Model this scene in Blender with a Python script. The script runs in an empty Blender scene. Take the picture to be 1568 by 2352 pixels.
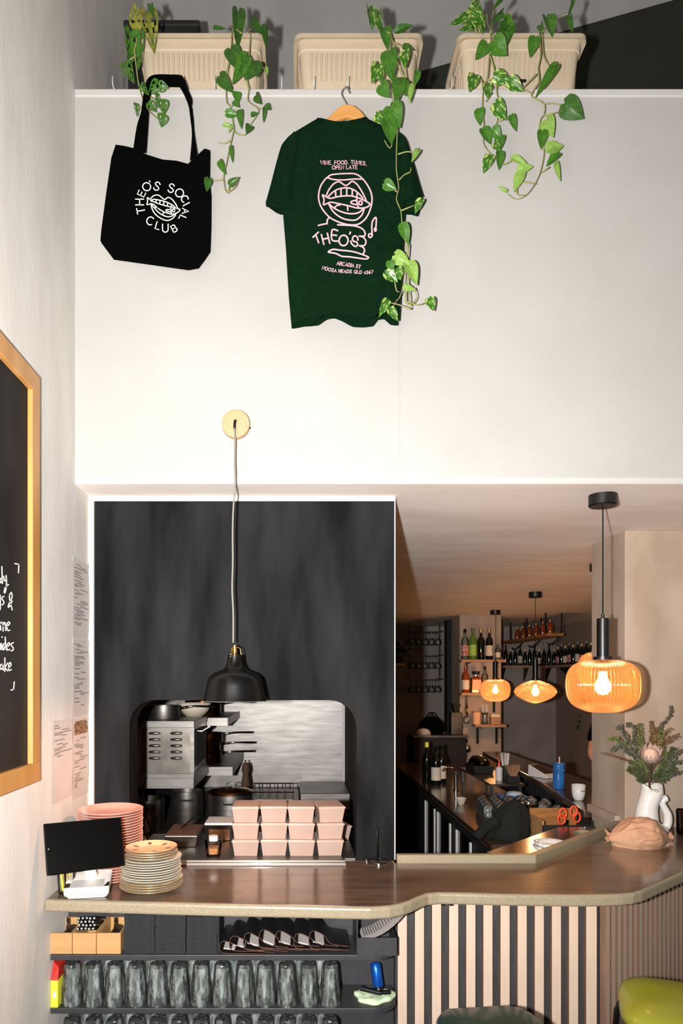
import bpy, bmesh, math, random
from mathutils import Vector, Matrix, noise
random.seed(7)
PI = math.pi
SC = bpy.context.scene
COL = SC.collection

# ------------------------------------------------------------------ camera, world, flash, exposure
F, CX, CY, EZ = 1568.0, 680.0, 1560.0, 1.70        # focal length in pixels, principal point, eye height
cam = bpy.data.cameras.new('camera'); cam_o = bpy.data.objects.new('camera', cam); COL.objects.link(cam_o)
cam.sensor_fit = 'VERTICAL'; cam.sensor_height = 36.0; cam.lens = F / 2352 * 36
cam.shift_x = (784 - CX) / 2352; cam.shift_y = (CY - 1176) / 2352
cam_o.location = (0, 0, EZ); cam_o.rotation_euler = (PI / 2, 0, 0); cam.clip_start = 0.05
SC.camera = cam_o
w = bpy.data.worlds.new('world'); SC.world = w; w.use_nodes = True
w.node_tree.nodes['Background'].inputs[0].default_value = (0.9, 0.95, 1.0, 1)
w.node_tree.nodes['Background'].inputs[1].default_value = 0.02
fl = bpy.data.lights.new('camera_flash', 'SPOT'); fl_o = bpy.data.objects.new('camera_flash', fl); COL.objects.link(fl_o)
fl.energy = 740; fl.color = (1.0, 0.978, 0.955); fl.shadow_soft_size = 0.022; fl.spot_size = math.radians(172); fl.spot_blend = 1.0
fl_o.location = (-0.17, -0.02, EZ); fl_o.rotation_euler = (PI / 2 + math.radians(29), 0, 0)
wd = bpy.data.lights.new('added_fill_light', 'AREA'); fill_o = bpy.data.objects.new('added_fill_light', wd); COL.objects.link(fill_o)  # added fill light, out of view, to brighten the left wall
wd.shape = 'RECTANGLE'; wd.size = 2.2; wd.size_y = 1.8; wd.energy = 20; wd.color = (.95, .97, 1.0)
fill_o.location = (4.17, -.6, 1.9); fill_o.rotation_euler = (0, PI / 2, 0)
SC.view_settings.view_transform = 'Standard'; SC.view_settings.look = 'None'
SC.view_settings.gamma = 1.0; SC.view_settings.exposure = 0.0; SC.view_settings.use_curve_mapping = False

# ------------------------------------------------------------------ pixel -> place
def P(px, py, Y): return Vector(((px - CX) / F * Y, Y, EZ + (CY - py) / F * Y))
def onz(px, py, z):
    Y = (EZ - z) * F / (py - CY); return P(px, py, Y)
def onx(px, py, X): return P(px, py, X * F / (px - CX))
def zoomer(ox, oy, s): return lambda x, y: (x / s + ox, y / s + oy)
Z1, Z2, Z3, Z5 = zoomer(160, 0, 3.015), zoomer(600, 0, 3.0146), zoomer(960, 0, 2.579), zoomer(1340, 1600, 6.535)

# ------------------------------------------------------------------ materials
def lin(c):
    if isinstance(c, str): c = tuple(int(c[i:i + 2], 16) / 255 for i in (0, 2, 4))
    return tuple(x / 12.92 if x <= .04045 else ((x + .055) / 1.055) ** 2.4 for x in c) + (1,)
def pm(name, c1, c2=None, scale=8, stretch=(1, 1, 1), rough=.5, metal=0, bump=0, bscale=None, coat=0, detail=4,
       spec=.5, emit=None, es=0, lo=.35, hi=.65, sss=0, trans=0, sheen=0, world=False):
    m = bpy.data.materials.new(name); m.use_nodes = True
    nt = m.node_tree; b = nt.nodes['Principled BSDF']
    b.inputs['Roughness'].default_value = rough; b.inputs['Metallic'].default_value = metal
    b.inputs['Specular IOR Level'].default_value = spec; b.inputs['Coat Weight'].default_value = coat
    b.inputs['Coat Roughness'].default_value = .12
    b.inputs['Transmission Weight'].default_value = trans
    if sheen: b.inputs['Sheen Weight'].default_value = sheen
    b.inputs['Base Color'].default_value = lin(c1)
    tc = nt.nodes.new('ShaderNodeTexCoord'); mp = nt.nodes.new('ShaderNodeMapping')
    mp.inputs['Scale'].default_value = stretch
    if world:
        g = nt.nodes.new('ShaderNodeNewGeometry'); nt.links.new(g.outputs['Position'], mp.inputs[0])
    else: nt.links.new(tc.outputs['Object'], mp.inputs[0])
    if c2 is not None:
        n = nt.nodes.new('ShaderNodeTexNoise'); n.inputs['Scale'].default_value = scale; n.inputs['Detail'].default_value = detail
        r = nt.nodes.new('ShaderNodeValToRGB'); r.color_ramp.elements[0].position = lo; r.color_ramp.elements[1].position = hi
        r.color_ramp.elements[0].color = lin(c1); r.color_ramp.elements[1].color = lin(c2)
        nt.links.new(mp.outputs[0], n.inputs['Vector']); nt.links.new(n.outputs['Fac'], r.inputs[0]); nt.links.new(r.outputs[0], b.inputs['Base Color'])
    if bump:
        n2 = nt.nodes.new('ShaderNodeTexNoise'); n2.inputs['Scale'].default_value = bscale or scale; n2.inputs['Detail'].default_value = 3
        bp = nt.nodes.new('ShaderNodeBump'); bp.inputs['Strength'].default_value = bump; bp.inputs['Distance'].default_value = .004
        nt.links.new(mp.outputs[0], n2.inputs['Vector']); nt.links.new(n2.outputs['Fac'], bp.inputs['Height']); nt.links.new(bp.outputs[0], b.inputs['Normal'])
    if emit:
        b.inputs['Emission Color'].default_value = lin(emit); b.inputs['Emission Strength'].default_value = es
    return m
def glassm(name, tint=(.93, .96, .95), gloss=.25, translucent=0, tcol=(1, .6, .2), rough=.03, bump=0, diffuse=False):
    """thin-walled glass: see-through tint, mirror reflection growing towards grazing, optional glow of tinted glass"""
    m = bpy.data.materials.new(name); m.use_nodes = True; nt = m.node_tree; nt.nodes.clear()
    out = nt.nodes.new('ShaderNodeOutputMaterial'); tr = nt.nodes.new('ShaderNodeBsdfTransparent'); gl = nt.nodes.new('ShaderNodeBsdfGlossy')
    tr.inputs[0].default_value = tuple(tint) + (1,); gl.inputs['Roughness'].default_value = rough
    lw = nt.nodes.new('ShaderNodeLayerWeight'); lw.inputs[0].default_value = gloss
    mx = nt.nodes.new('ShaderNodeMixShader'); src = tr
    if translucent:
        tl = nt.nodes.new('ShaderNodeBsdfDiffuse' if diffuse else 'ShaderNodeBsdfTranslucent'); tl.inputs[0].default_value = tuple(tcol) + (1,)
        m2 = nt.nodes.new('ShaderNodeMixShader'); m2.inputs[0].default_value = translucent
        nt.links.new(tr.outputs[0], m2.inputs[1]); nt.links.new(tl.outputs[0], m2.inputs[2]); src = m2
    if diffuse:   # pale vertical streaks: sparkle painted into the glass
        tc = nt.nodes.new('ShaderNodeTexCoord'); mp = nt.nodes.new('ShaderNodeMapping'); mp.inputs['Scale'].default_value = (1, 1, .3); nz = nt.nodes.new('ShaderNodeTexNoise'); nz.inputs['Scale'].default_value = 75; nz.inputs['Detail'].default_value = 3
        rp = nt.nodes.new('ShaderNodeMapRange'); rp.inputs['From Min'].default_value = .48; rp.inputs['From Max'].default_value = .68; rp.inputs['To Min'].default_value = .03; rp.inputs['To Max'].default_value = .17
        nt.links.new(tc.outputs['Object'], mp.inputs[0]); nt.links.new(mp.outputs[0], nz.inputs['Vector']); nt.links.new(nz.outputs['Fac'], rp.inputs['Value']); nt.links.new(rp.outputs[0], m2.inputs[0])
    nt.links.new(lw.outputs['Fresnel'], mx.inputs[0]); nt.links.new(src.outputs[0], mx.inputs[1]); nt.links.new(gl.outputs[0], mx.inputs[2])
    if bump:
        tc = nt.nodes.new('ShaderNodeTexCoord'); nz = nt.nodes.new('ShaderNodeTexNoise'); nz.inputs['Scale'].default_value = 70; nz.inputs['Detail'].default_value = 2
        bp = nt.nodes.new('ShaderNodeBump'); bp.inputs['Strength'].default_value = bump; bp.inputs['Distance'].default_value = .004
        nt.links.new(tc.outputs['Object'], nz.inputs['Vector']); nt.links.new(nz.outputs['Fac'], bp.inputs['Height']); nt.links.new(bp.outputs[0], gl.inputs['Normal']); nt.links.new(bp.outputs[0], lw.inputs['Normal'])
    nt.links.new(mx.outputs[0], out.inputs[0])
    return m
M = {}
M['white_wall'] = pm('white wall paint', 'A8A5A1', 'A3A09B', 3, rough=.55, bump=.05, bscale=60)
M['room_wall'] = pm('dim dining room paint', '8C8884', '858179', 3, rough=.7)
M['left_wall'] = pm('textured wall paint', 'D8D3CD', 'D0CAC3', 14, (1, 1, .25), rough=.7, bump=.16, bscale=90)
M['white_trim'] = pm('white gloss trim', 'B6B3AE', rough=.4)
M['taupe'] = pm('taupe limewash', 'B3A08F', '9F8B79', 5, (1, 1, .5), rough=.75, bump=.12, bscale=40)
M['bar_ceiling'] = pm('smoky ceiling paint', 'F0E8E2', 'E4D9D1', 2.2, (1, 3, 1), rough=.8, bump=.05)
M['loft_grey'] = pm('grey loft wall', '9B9A97', '94938F', 4, rough=.8)
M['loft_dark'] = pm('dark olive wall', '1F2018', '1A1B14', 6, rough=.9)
M['chalk'] = pm('chalkboard black', '060608', '252526', 8, (1, 1, .22), rough=.75, spec=.12, lo=.36, hi=.72, detail=12)
M['board'] = pm('blackboard slate', '100D0B', '2A2623', 3, (1, 1, .5), rough=.7, spec=.2)
M['dark_wall'] = pm('dark stained wall', '2A211B', '1C1612', 4, rough=.8)
M['grey_wall'] = pm('grey render', '9C948E', '8E867F', 4, rough=.85)
M['far_wall'] = pm('taupe boards', '9B8A80', '8A7A70', 9, (6, 6, .2), rough=.8)
M['floor'] = pm('dark timber floor', '4A3A2E', '35281F', 6, (1, 8, 1), rough=.45)
M['wood_top'] = pm('brown bar top', '665140', '4B392B', 5, (.8, 5, 2), rough=.3, bump=.05, bscale=14, coat=.7, detail=7)
M['stone_edge'] = pm('speckled stone edge', '958974', '82765F', 260, rough=.35, bump=.25, bscale=120, detail=3)
M['batten'] = pm('cream painted batten', 'CDB6A3', 'C3A994', 4, (6, 6, .6), rough=.6)
M['batten_side'] = pm('raw batten side', '7F5F48', '6A4D39', 8, (4, 4, .5), rough=.7)
M['dark_back'] = pm('charcoal backing', '302E2F', '3A3839', 18, (3, 3, .5), rough=.7)
M['charcoal'] = pm('charcoal laminate', '343336', '2D2C2F', 20, rough=.5)
M['oak'] = pm('light pine frame', 'BE8B50', 'AB783E', 6, (2, 2, .5), rough=.45)
M['pine'] = pm('pale pine', 'BC9262', 'AE8350', 5, (.5, 4, 4), rough=.5)
M['birch'] = pm('birch disc', 'B99A74', 'AF8F68', 7, (1, 1, 4), rough=.5)
M['hanger'] = pm('varnished hanger', 'C99356', 'BD8548', 6, (1, 3, 3), rough=.3, coat=.4)
M['black_metal'] = pm('black powder coat', '080808', rough=.38)
M['black_shade'] = pm('black enamel', '060606', rough=.3, bump=.04, bscale=300)
M['inner_white'] = pm('shade inside white', 'E8E2D6', rough=.6)
M['brass'] = pm('brass', 'D9A85F', rough=.25, metal=1)
M['chrome'] = pm('chrome', 'DADADA', rough=.12, metal=1)
M['steel'] = pm('brushed steel', '85827E', '64615E', 5, (1, 1, 6), rough=.42, metal=1, bump=.15, bscale=6, lo=.2, hi=.8)
M['rail'] = pm('rail with painted reflection', 'CFCBC5', rough=.3, metal=.45)  # pale, half-metal base: the lamp's reflection is put into the colour
M['steel_dark'] = pm('aged steel', '8B857E', '6B655F', 9, rough=.32, metal=1)
M['copper'] = pm('blackened copper', '7A4A2A', '3A2416', 14, rough=.3, metal=1)
M['cord'] = None
M['planter'] = pm('beige plastic', 'AC9C85', 'A6967F', 3, rough=.55)
M['soil'] = pm('potting soil', '2A2019', '3A2C22', 60, rough=1)
M['leaf'] = pm('leaf green', '1F3F10', '345C1B', 9, rough=.35, spec=.5)
M['leaf2'] = pm('leaf fresh green', '285010', '437022', 9, rough=.35)
M['leaf3'] = pm('variegated leaf', '2C5C15', 'A3B060', 7, (1, .35, 1), rough=.38, lo=.52, hi=.62)
M['leaf4'] = pm('pale leaf', '5F8434', '87A24E', 12, rough=.4)
M['leaf5'] = pm('yellowing leaf', '435E16', '8E8430', 8, rough=.4)
M['vine'] = pm('vine stem', '7E8B4A', '8A7A50', 20, rough=.6)
M['black_cloth'] = pm('black canvas', '030303', '040404', 200, rough=1, bump=.25, bscale=700, spec=.03)
M['green_cloth'] = pm('bottle green jersey', '051A0B', '071F0E', 60, rough=1, bump=.2, bscale=500, spec=.05)
M['pink_ink'] = pm('pink ink', 'CB9BA6', rough=.8)
M['white_ink'] = pm('white ink', 'D6D4D0', rough=.8)
M['chalk_ink'] = pm('chalk pen', 'EAE6DA', rough=.9)
M['paper'] = pm('printed paper', 'C9C0BB', 'C1B7B2', 5, rough=.8)
M['print'] = pm('print ink', '6E6662', rough=.9)
M['print_dark'] = pm('dark print ink', '4A4340', '6E645E', 300, rough=.9)
M['photo'] = pm('printed photograph', '3A2A20', 'B98E66', 120, (1, 1, 1), rough=.6)
M['pink_plate'] = pm('pink glazed plate', 'EBB3A2', 'E6AC9A', 5, rough=.25, coat=.3)
M['cream_plate'] = pm('cream glazed plate', 'D2C9B7', 'CAC0AD', 5, rough=.2, coat=.4)
M['peach_plate'] = pm('floral plate centre', 'F0C9A0', 'E9BC8E', 5, rough=.2, coat=.4)
M['gold'] = pm('gilt rim', 'D8B070', rough=.25, metal=.8)
M['floral'] = pm('painted flowers', 'C7843F', '7A7A8A', 90, rough=.3)
M['screen'] = pm('black screen', '050505', rough=.12, spec=.6)
M['white_plastic'] = pm('white plastic', 'D2D0CD', rough=.35)
M['grey_plastic'] = pm('grey plastic', 'A5A5A4', rough=.4)
M['frost'] = None
M['napkin'] = pm('black paper napkin', '1C1C1E', '242427', 80, rough=.95)
M['leather'] = pm('black leatherette', '100F10', '171516', 40, rough=.5)
M['leather_edge'] = pm('brown leather edge', '5A3A2A', '452B1E', 60, rough=.8)
M['straw'] = pm('black straw', '0C0C0C', rough=.35)
M['yellow'] = pm('yellow card', 'E6E23A', rough=.6)
M['red'] = pm('red card', 'B8241E', rough=.5)
M['blue_metal'] = pm('blue anodised', '1B5FC4', rough=.25, metal=.7)
M['pale_green'] = pm('pale green cloth', 'CFE0B8', 'BFD8B0', 20, rough=.9)
M['olive_vinyl'] = pm('olive vinyl', '8A8A22', '7F7F1D', 5, rough=.38, coat=.2)
M['dkgreen_vinyl'] = pm('bottle green vinyl', '0A2A20', '08241B', 5, rough=.38, coat=.2)
M['porcelain'] = pm('white porcelain', 'DAD8D4', rough=.12, coat=.5, bump=.06, bscale=60)
M['kraft'] = pm('kraft paper', 'B99073', 'AC8264', 8, rough=.75, bump=.25, bscale=35)
M['amber_drink'] = glassm('brown glass', (.5, .25, .12), .3)
M['glass'] = glassm('clear glass', (.93, .96, .95), .28)
M['tint_glass'] = glassm('painted-sparkle glass', (.95, .975, .965), .40, .05, (.92, .98, .96), rough=.05, bump=.3, diffuse=True)
M['pearl'] = pm('frosted tub plastic', 'B49C90', 'A98F82', 6, rough=.3, coat=.3)
M['amber_glass'] = glassm('amber ribbed glass', (1, .84, .62), .26, .15, (1, .52, .22), rough=.06)
M['bulb'] = pm('lit bulb', 'FFFFFF', emit='FFB765', es=45)
M['bulb_soft'] = pm('lit bulb frosted', 'FFFFFF', emit='FFC38A', es=14)
M['euc'] = pm('eucalyptus leaf', '55594A', '44493A', 30, rough=.7)
M['euc2'] = pm('olive foliage', '5F6A36', '4C5528', 30, rough=.7)
M['rust'] = pm('dried brown foliage', '7A5B34', '5F4526', 30, rough=.8)
M['fern'] = pm('fern foliage', '4A5730', '3B4724', 30, rough=.7)
M['protea'] = pm('protea petal', 'BFA79B', '9C8A82', 22, rough=.8)
M['protea_core'] = pm('protea core', 'D9B7A2', 'C9A28C', 60, (1, 1, .3), rough=.9, bump=.4, bscale=120)
M['stem'] = pm('woody stem', '4A3527', rough=.9)
M['skin'] = pm('skin', 'C98A6C', 'C08062', 20, rough=.5)
M['hair'] = pm('dark hair', '1E1511', rough=.6)
M['denim'] = pm('dark trousers', '1B1F2A', rough=.9)
M['wine'] = pm('dark wine bottle', '0B0F0B', rough=.1, coat=.5)
M['green_bottle'] = pm('green bottle', '5B7F2A', rough=.15, coat=.4)
M['amber_bottle'] = pm('amber spirit', '8A3A12', rough=.1, coat=.6)
M['label_cream'] = pm('cream label', 'DCD2BE', 'CFC3AE', 40, rough=.7)
M['label_red'] = pm('red label', 'A8323A', 'C9B0A8', 60, rough=.7)
M['label_peach'] = pm('peach label', 'E9B48C', rough=.7)
M['label_lime'] = pm('lime label', '8DBB3A', 'A8CC5A', 30, rough=.7)
M['shelf_wood'] = pm('shelf timber', 'B08A6A', '99745A', 8, (1, 6, 6), rough=.6)
M['warm_wood'] = pm('warm timber', 'A9743C', '8C5C2C', 8, (1, 6, 6), rough=.5)
M['orange_plastic'] = pm('orange plastic', 'F0542A', rough=.4)
M['tiki'] = pm('blue glaze', '2E6FB4', '245A98', 20, rough=.2, coat=.4, bump=.3, bscale=45)
M['dark_cloth'] = pm('dark green cloth', '0A0E0B', '0F1411', 30, rough=.95, bump=.3, bscale=60)
M['black'] = pm('matt black', '0A0A0A', rough=.7)
M['bench'] = pm('dark bench top', '4A382C', '3A2A20', 8, (5, 1, 1), rough=.18, coat=.4)
M['liquor'] = glassm('clear spirit bottle', (.85, .88, .86), .3)
M['tub_food'] = pm('orange relish', 'C98A5A', 'B0703F', 60, rough=.6)
M['green_plate'] = pm('sage plate', '7C9078', rough=.3)
M['pale_blue'] = pm('pale blue cloth', 'A9BBD0', rough=.9)
M['blue_card'] = pm('blue card', '2B62B0', rough=.5)
# striped textile cord
m = pm('striped cord', 'E2D9CB', rough=.8); nt = m.node_tree
tc = nt.nodes.new('ShaderNodeTexCoord'); wv = nt.nodes.new('ShaderNodeTexWave'); wv.bands_direction = 'Z'; wv.inputs['Scale'].default_value = 70
rp = nt.nodes.new('ShaderNodeValToRGB'); rp.color_ramp.elements[0].color = lin('2A2620'); rp.color_ramp.elements[1].color = lin('A89F92')
rp.color_ramp.elements[0].position = .25; rp.color_ramp.elements[1].position = .4
nt.links.new(tc.outputs['Object'], wv.inputs[0]); nt.links.new(wv.outputs['Fac'], rp.inputs[0]); nt.links.new(rp.outputs[0], nt.nodes['Principled BSDF'].inputs['Base Color'])
M['cord'] = m

def nth(k): return ('first', 'second', 'third', 'fourth', 'fifth', 'sixth', 'seventh', 'eighth', 'ninth', 'tenth', 'eleventh', 'twelfth', 'thirteenth', 'fourteenth', 'fifteenth', 'sixteenth', 'seventeenth', 'eighteenth', 'nineteenth', 'twentieth', 'twenty-first', 'twenty-second', 'twenty-third', 'twenty-fourth', 'twenty-fifth', 'twenty-sixth')[k]
# ------------------------------------------------------------------ mesh building
class MB:
    def __init__(s): s.v = []; s.f = []
    def add(s, vs, fs):
        n = len(s.v); s.v += [tuple(v) for v in vs]; s.f += [tuple(i + n for i in f) for f in fs]; return s
    def box(s, x0, x1, y0, y1, z0, z1):
        return s.add([(x0, y0, z0), (x1, y0, z0), (x1, y1, z0), (x0, y1, z0), (x0, y0, z1), (x1, y0, z1), (x1, y1, z1), (x0, y1, z1)],
                     [(0, 3, 2, 1), (4, 5, 6, 7), (0, 1, 5, 4), (1, 2, 6, 5), (2, 3, 7, 6), (3, 0, 4, 7)])
    def obox(s, c, ax, ay, az):
        """box with centre and three half-axis vectors"""
        c, ax, ay, az = map(Vector, (c, ax, ay, az))
        vs = [c + i * ax + j * ay + k * az for k in (-1, 1) for i, j in ((-1, -1), (1, -1), (1, 1), (-1, 1))]
        return s.add(vs, [(0, 3, 2, 1), (4, 5, 6, 7), (0, 1, 5, 4), (1, 2, 6, 5), (2, 3, 7, 6), (3, 0, 4, 7)])
    def taper(s, b, t, z0, z1):
        """frustum box: b, t = (x0,x1,y0,y1)"""
        vs = [(b[0], b[2], z0), (b[1], b[2], z0), (b[1], b[3], z0), (b[0], b[3], z0), (t[0], t[2], z1), (t[1], t[2], z1), (t[1], t[3], z1), (t[0], t[3], z1)]
        return s.add(vs, [(0, 3, 2, 1), (4, 5, 6, 7), (0, 1, 5, 4), (1, 2, 6, 5), (2, 3, 7, 6), (3, 0, 4, 7)])
    def lathe(s, prof, n=24, c=(0, 0, 0), flute=0, nf=0, sx=1, sy=1):
        c = Vector(c); vs = []; fs = []
        for r, z in prof:
            for k in range(n):
                a = 2 * PI * k / n; rr = r * (1 + flute * math.cos(nf * a))
                vs.append(c + Vector((rr * math.cos(a) * sx, rr * math.sin(a) * sy, z)))
        for i in range(len(prof) - 1):
            for k in range(n):
                fs.append((i * n + k, i * n + (k + 1) % n, (i + 1) * n + (k + 1) % n, (i + 1) * n + k))
        if prof[0][0] > 1e-6: fs.append(tuple(range(n))[::-1])
        if prof[-1][0] > 1e-6: fs.append(tuple((len(prof) - 1) * n + k for k in range(n)))
        return s.add(vs, fs)
    def shell(s, prof, n=24, c=(0, 0, 0), **k):
        """open lathe without caps (prof goes out along one side and back along the other)"""
        m = MB(); m.lathe(prof, n, c, **k); m.f = [f for f in m.f if len(f) == 4]; return s.add(m.v, m.f)
    def tube(s, pts, r, n=8, closed=False, cap=True):
        pts = [Vector(p) for p in pts]; L = len(pts); vs = []; fs = []
        rs = r if isinstance(r, (list, tuple)) else [r] * L
        up = None
        for i, p in enumerate(pts):
            if closed: d = pts[(i + 1) % L] - pts[i - 1]
            else: d = pts[min(i + 1, L - 1)] - pts[max(i - 1, 0)]
            d = d.normalized() if d.length > 1e-9 else Vector((0, 0, 1))
            if up is None: up = Vector((0, 0, 1)) if abs(d.z) < .9 else Vector((1, 0, 0))
            u = (up - d * up.dot(d)); u = u.normalized() if u.length > 1e-6 else d.orthogonal().normalized()
            up = u; v = d.cross(u)
            for k in range(n):
                a = 2 * PI * k / n; vs.append(p + (u * math.cos(a) + v * math.sin(a)) * rs[i])
        R = L if closed else L - 1
        for i in range(R):
            for k in range(n):
                j = (i + 1) % L; fs.append((i * n + k, i * n + (k + 1) % n, j * n + (k + 1) % n, j * n + k))
        if cap and not closed: fs.append(tuple(range(n))[::-1]); fs.append(tuple((L - 1) * n + k for k in range(n)))
        return s.add(vs, fs)
    def prism(s, pts, d):
        """polygon of 3-D points pushed by vector d"""
        pts = [Vector(p) for p in pts]; n = len(pts); d = Vector(d)
        return s.add(pts + [p + d for p in pts], [tuple(range(n))[::-1], tuple(range(n, 2 * n))] + [(i, (i + 1) % n, n + (i + 1) % n, n + i) for i in range(n)])
    def grid(s, fn, nu, nv, skip=None):
        vs = [fn(i / nu, j / nv) for j in range(nv + 1) for i in range(nu + 1)]
        fs = [(j * (nu + 1) + i, j * (nu + 1) + i + 1, (j + 1) * (nu + 1) + i + 1, (j + 1) * (nu + 1) + i) for j in range(nv) for i in range(nu) if not (skip and skip(i, j))]
        return s.add(vs, fs)
    def moved(s, loc=(0, 0, 0), rz=0, k=1):
        m = Matrix.Translation(loc) @ Matrix.Rotation(rz, 4, 'Z') @ Matrix.Scale(k, 4)
        s.v = [tuple(m @ Vector(v)) for v in s.v]; return s
def mesh(name, mb, m, smooth=0):
    me = bpy.data.meshes.new(name); me.from_pydata(mb.v, [], mb.f); me.validate()
    bm = bmesh.new(); bm.from_mesh(me); bmesh.ops.recalc_face_normals(bm, faces=bm.faces); bm.to_mesh(me); bm.free()
    if m: me.materials.append(M[m] if isinstance(m, str) else m)
    if smooth:
        me.polygons.foreach_set('use_smooth', [True] * len(me.polygons))
        if smooth > 1: me.set_sharp_from_angle(angle=math.radians(smooth))
    return me
def obj(name, mb, m, parent=None, smooth=0, bevel=0, loc=None, seg=2, label=None):
    me = mb if isinstance(mb, bpy.types.Mesh) else mesh(name, mb, m, smooth)
    o = bpy.data.objects.new(name, me); COL.objects.link(o)
    if loc is not None: o.location = loc
    if parent is not None: o.parent = parent
    if bevel:
        b = o.modifiers.new('bevel', 'BEVEL'); b.width = bevel; b.segments = seg; b.limit_method = 'ANGLE'
    if label: o['label'] = label
    return o
def tag(o, label, cat, group=None):
    o['label'] = label; o['category'] = cat
    if group: o['group'] = group
    return o
def thing(name, label, cat, loc=(0, 0, 0), rz=0, group=None):
    o = bpy.data.objects.new(name, None); COL.objects.link(o); o.empty_display_size = .05
    o.location = loc; o.rotation_euler = (0, 0, rz); return tag(o, label, cat, group)
def struct(name, mb, m, parent=None, **k):
    o = obj(name, mb, m, parent, **k); o['kind'] = 'structure'; return o
def dup(root, loc, rz=None, label=None, group=None, parent=None):
    r = root.copy(); COL.objects.link(r); r.location = loc
    if rz is not None: r.rotation_euler = (0, 0, rz)
    if label: r['label'] = label
    if group: r['group'] = group
    for ch in list(root.children):
        c = ch.copy(); COL.objects.link(c); c.parent = r
        for g in list(ch.children):
            d = g.copy(); COL.objects.link(d); d.parent = c
    return r
def smoothline(pts, k=5, closed=False):
    """Catmull-Rom through 2-D or 3-D points"""
    pts = [Vector(p) for p in pts]; n = len(pts)
    if n < 3: return pts
    out = []
    for i in range(n if closed else n - 1):
        g = (lambda j: pts[j % n]) if closed else (lambda j: pts[max(0, min(n - 1, j))])
        p0, p1, p2, p3 = g(i - 1), g(i), g(i + 1), g(i + 2)
        for t in range(k):
            u = t / k
            out.append(.5 * ((2 * p1) + (p2 - p0) * u + (2 * p0 - 5 * p1 + 4 * p2 - p3) * u * u + (3 * p1 - p0 - 3 * p2 + p3) * u ** 3))
    if not closed: out.append(pts[-1])
    return out
def ribbon(mb, pts, wd, place, closed=False):
    """flat stroke of width wd along 2-D points; place(x,y) gives the point on the surface"""
    pts = [Vector(p[:2]) for p in pts]; q = [pts[0]]
    for p in pts[1:]:
        if (p - q[-1]).length > 1e-5: q.append(p)
    pts = q; n = len(pts)
    if n < 2: return
    vs = []
    if not closed:
        e0 = (pts[0] - pts[1]).normalized() * wd * .4; e1 = (pts[-1] - pts[-2]).normalized() * wd * .4
        pts = [pts[0] + e0] + pts[1:-1] + [pts[-1] + e1]
    for i, p in enumerate(pts):
        a = pts[(i - 1) % n] if closed or i else pts[i]; b = pts[(i + 1) % n] if closed or i < n - 1 else pts[i]
        d = (b - a).normalized() if (b - a).length > 1e-9 else Vector((1, 0)); nn = Vector((-d.y, d.x)) * wd / 2
        vs += [place(*(p + nn)), place(*(p - nn))]
    mb.add(vs, [(2 * i, 2 * i + 1, 2 * ((i + 1) % n) + 1, 2 * ((i + 1) % n)) for i in range(n if closed else n - 1)])
def arc(cx, cy, rx, ry, a0, a1, n=14): return [(cx + rx * math.cos(math.radians(a0 + (a1 - a0) * i / n)), cy + ry * math.sin(math.radians(a0 + (a1 - a0) * i / n))) for i in range(n + 1)]
SS = smoothline([(.62, .82), (.45, .98), (.2, .98), (.05, .78), (.2, .57), (.5, .45), (.65, .24), (.5, .02), (.2, 0), (.03, .18)], 3)
GL = {'T': (.72, [[(0, 1), (.72, 1)], [(.36, 1), (.36, 0)]]), 'H': (.72, [[(0, 0), (0, 1)], [(.72, 0), (.72, 1)], [(0, .5), (.72, .5)]]),
      'E': (.6, [[(.6, 1), (0, 1), (0, 0), (.6, 0)], [(0, .52), (.52, .52)]]), 'O': (.95, [arc(.475, .5, .475, .5, 0, 360, 22)]),
      "'": (.1, [[(.05, 1.05), (.03, .82)]]), 'S': (.68, [SS]), 'C': (.85, [arc(.45, .5, .45, .5, 50, 310, 18)]), 'I': (.05, [[(.02, 0), (.02, 1)]]),
      'A': (.8, [[(0, 0), (.4, 1), (.8, 0)], [(.14, .35), (.66, .35)]]), 'L': (.55, [[(0, 1), (0, 0), (.55, 0)]]),
      'U': (.7, [[(0, 1), (0, .35)] + arc(.35, .35, .35, .35, 180, 360, 10) + [(.7, 1)]]),
      'B': (.66, [[(0, 0), (0, 1), (.35, 1)] + arc(.35, .76, .24, .24, 90, -90, 8) + [(0, .52)], [(.35, .52)] + arc(.38, .26, .27, .26, 90, -90, 8) + [(0, 0)]]),
      'W': (1.05, [[(0, 1), (.26, 0), (.52, 1), (.78, 0), (1.04, 1)]]), 'N': (.72, [[(0, 0), (0, 1), (.72, 0), (.72, 1)]]),
      'F': (.58, [[(.58, 1), (0, 1), (0, 0)], [(0, .52), (.5, .52)]]), 'D': (.75, [[(0, 0), (0, 1), (.3, 1)] + arc(.3, .5, .45, .5, 90, -90, 12) + [(0, 0)]]),
      'P': (.62, [[(0, 0), (0, 1), (.35, 1)] + arc(.35, .74, .26, .26, 90, -90, 8) + [(0, .48)]]),
      'R': (.66, [[(0, 0), (0, 1), (.35, 1)] + arc(.35, .74, .26, .26, 90, -90, 8) + [(0, .48)], [(.3, .48), (.66, 0)]]),
      'Q': (.95, [arc(.475, .5, .475, .5, 0, 360, 22), [(.6, .25), (.95, -.05)]]), '.': (.1, [[(.05, .02), (.07, .0)]]), ' ': (.25, []),
      '4': (.62, [[(.45, 0), (.45, 1), (0, .3), (.62, .3)]]), '5': (.6, [[(.55, 1), (.1, 1), (.06, .55)] + smoothline([(.06, .55), (.35, .64), (.58, .36), (.4, .02), (.02, .12)], 3)]),
      '6': (.6, [smoothline([(.5, .97), (.2, .75), (.03, .35), (.3, 0), (.57, .28), (.32, .57), (.06, .35)], 3)]), '7': (.58, [[(0, 1), (.58, 1), (.2, 0)]])}
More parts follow.
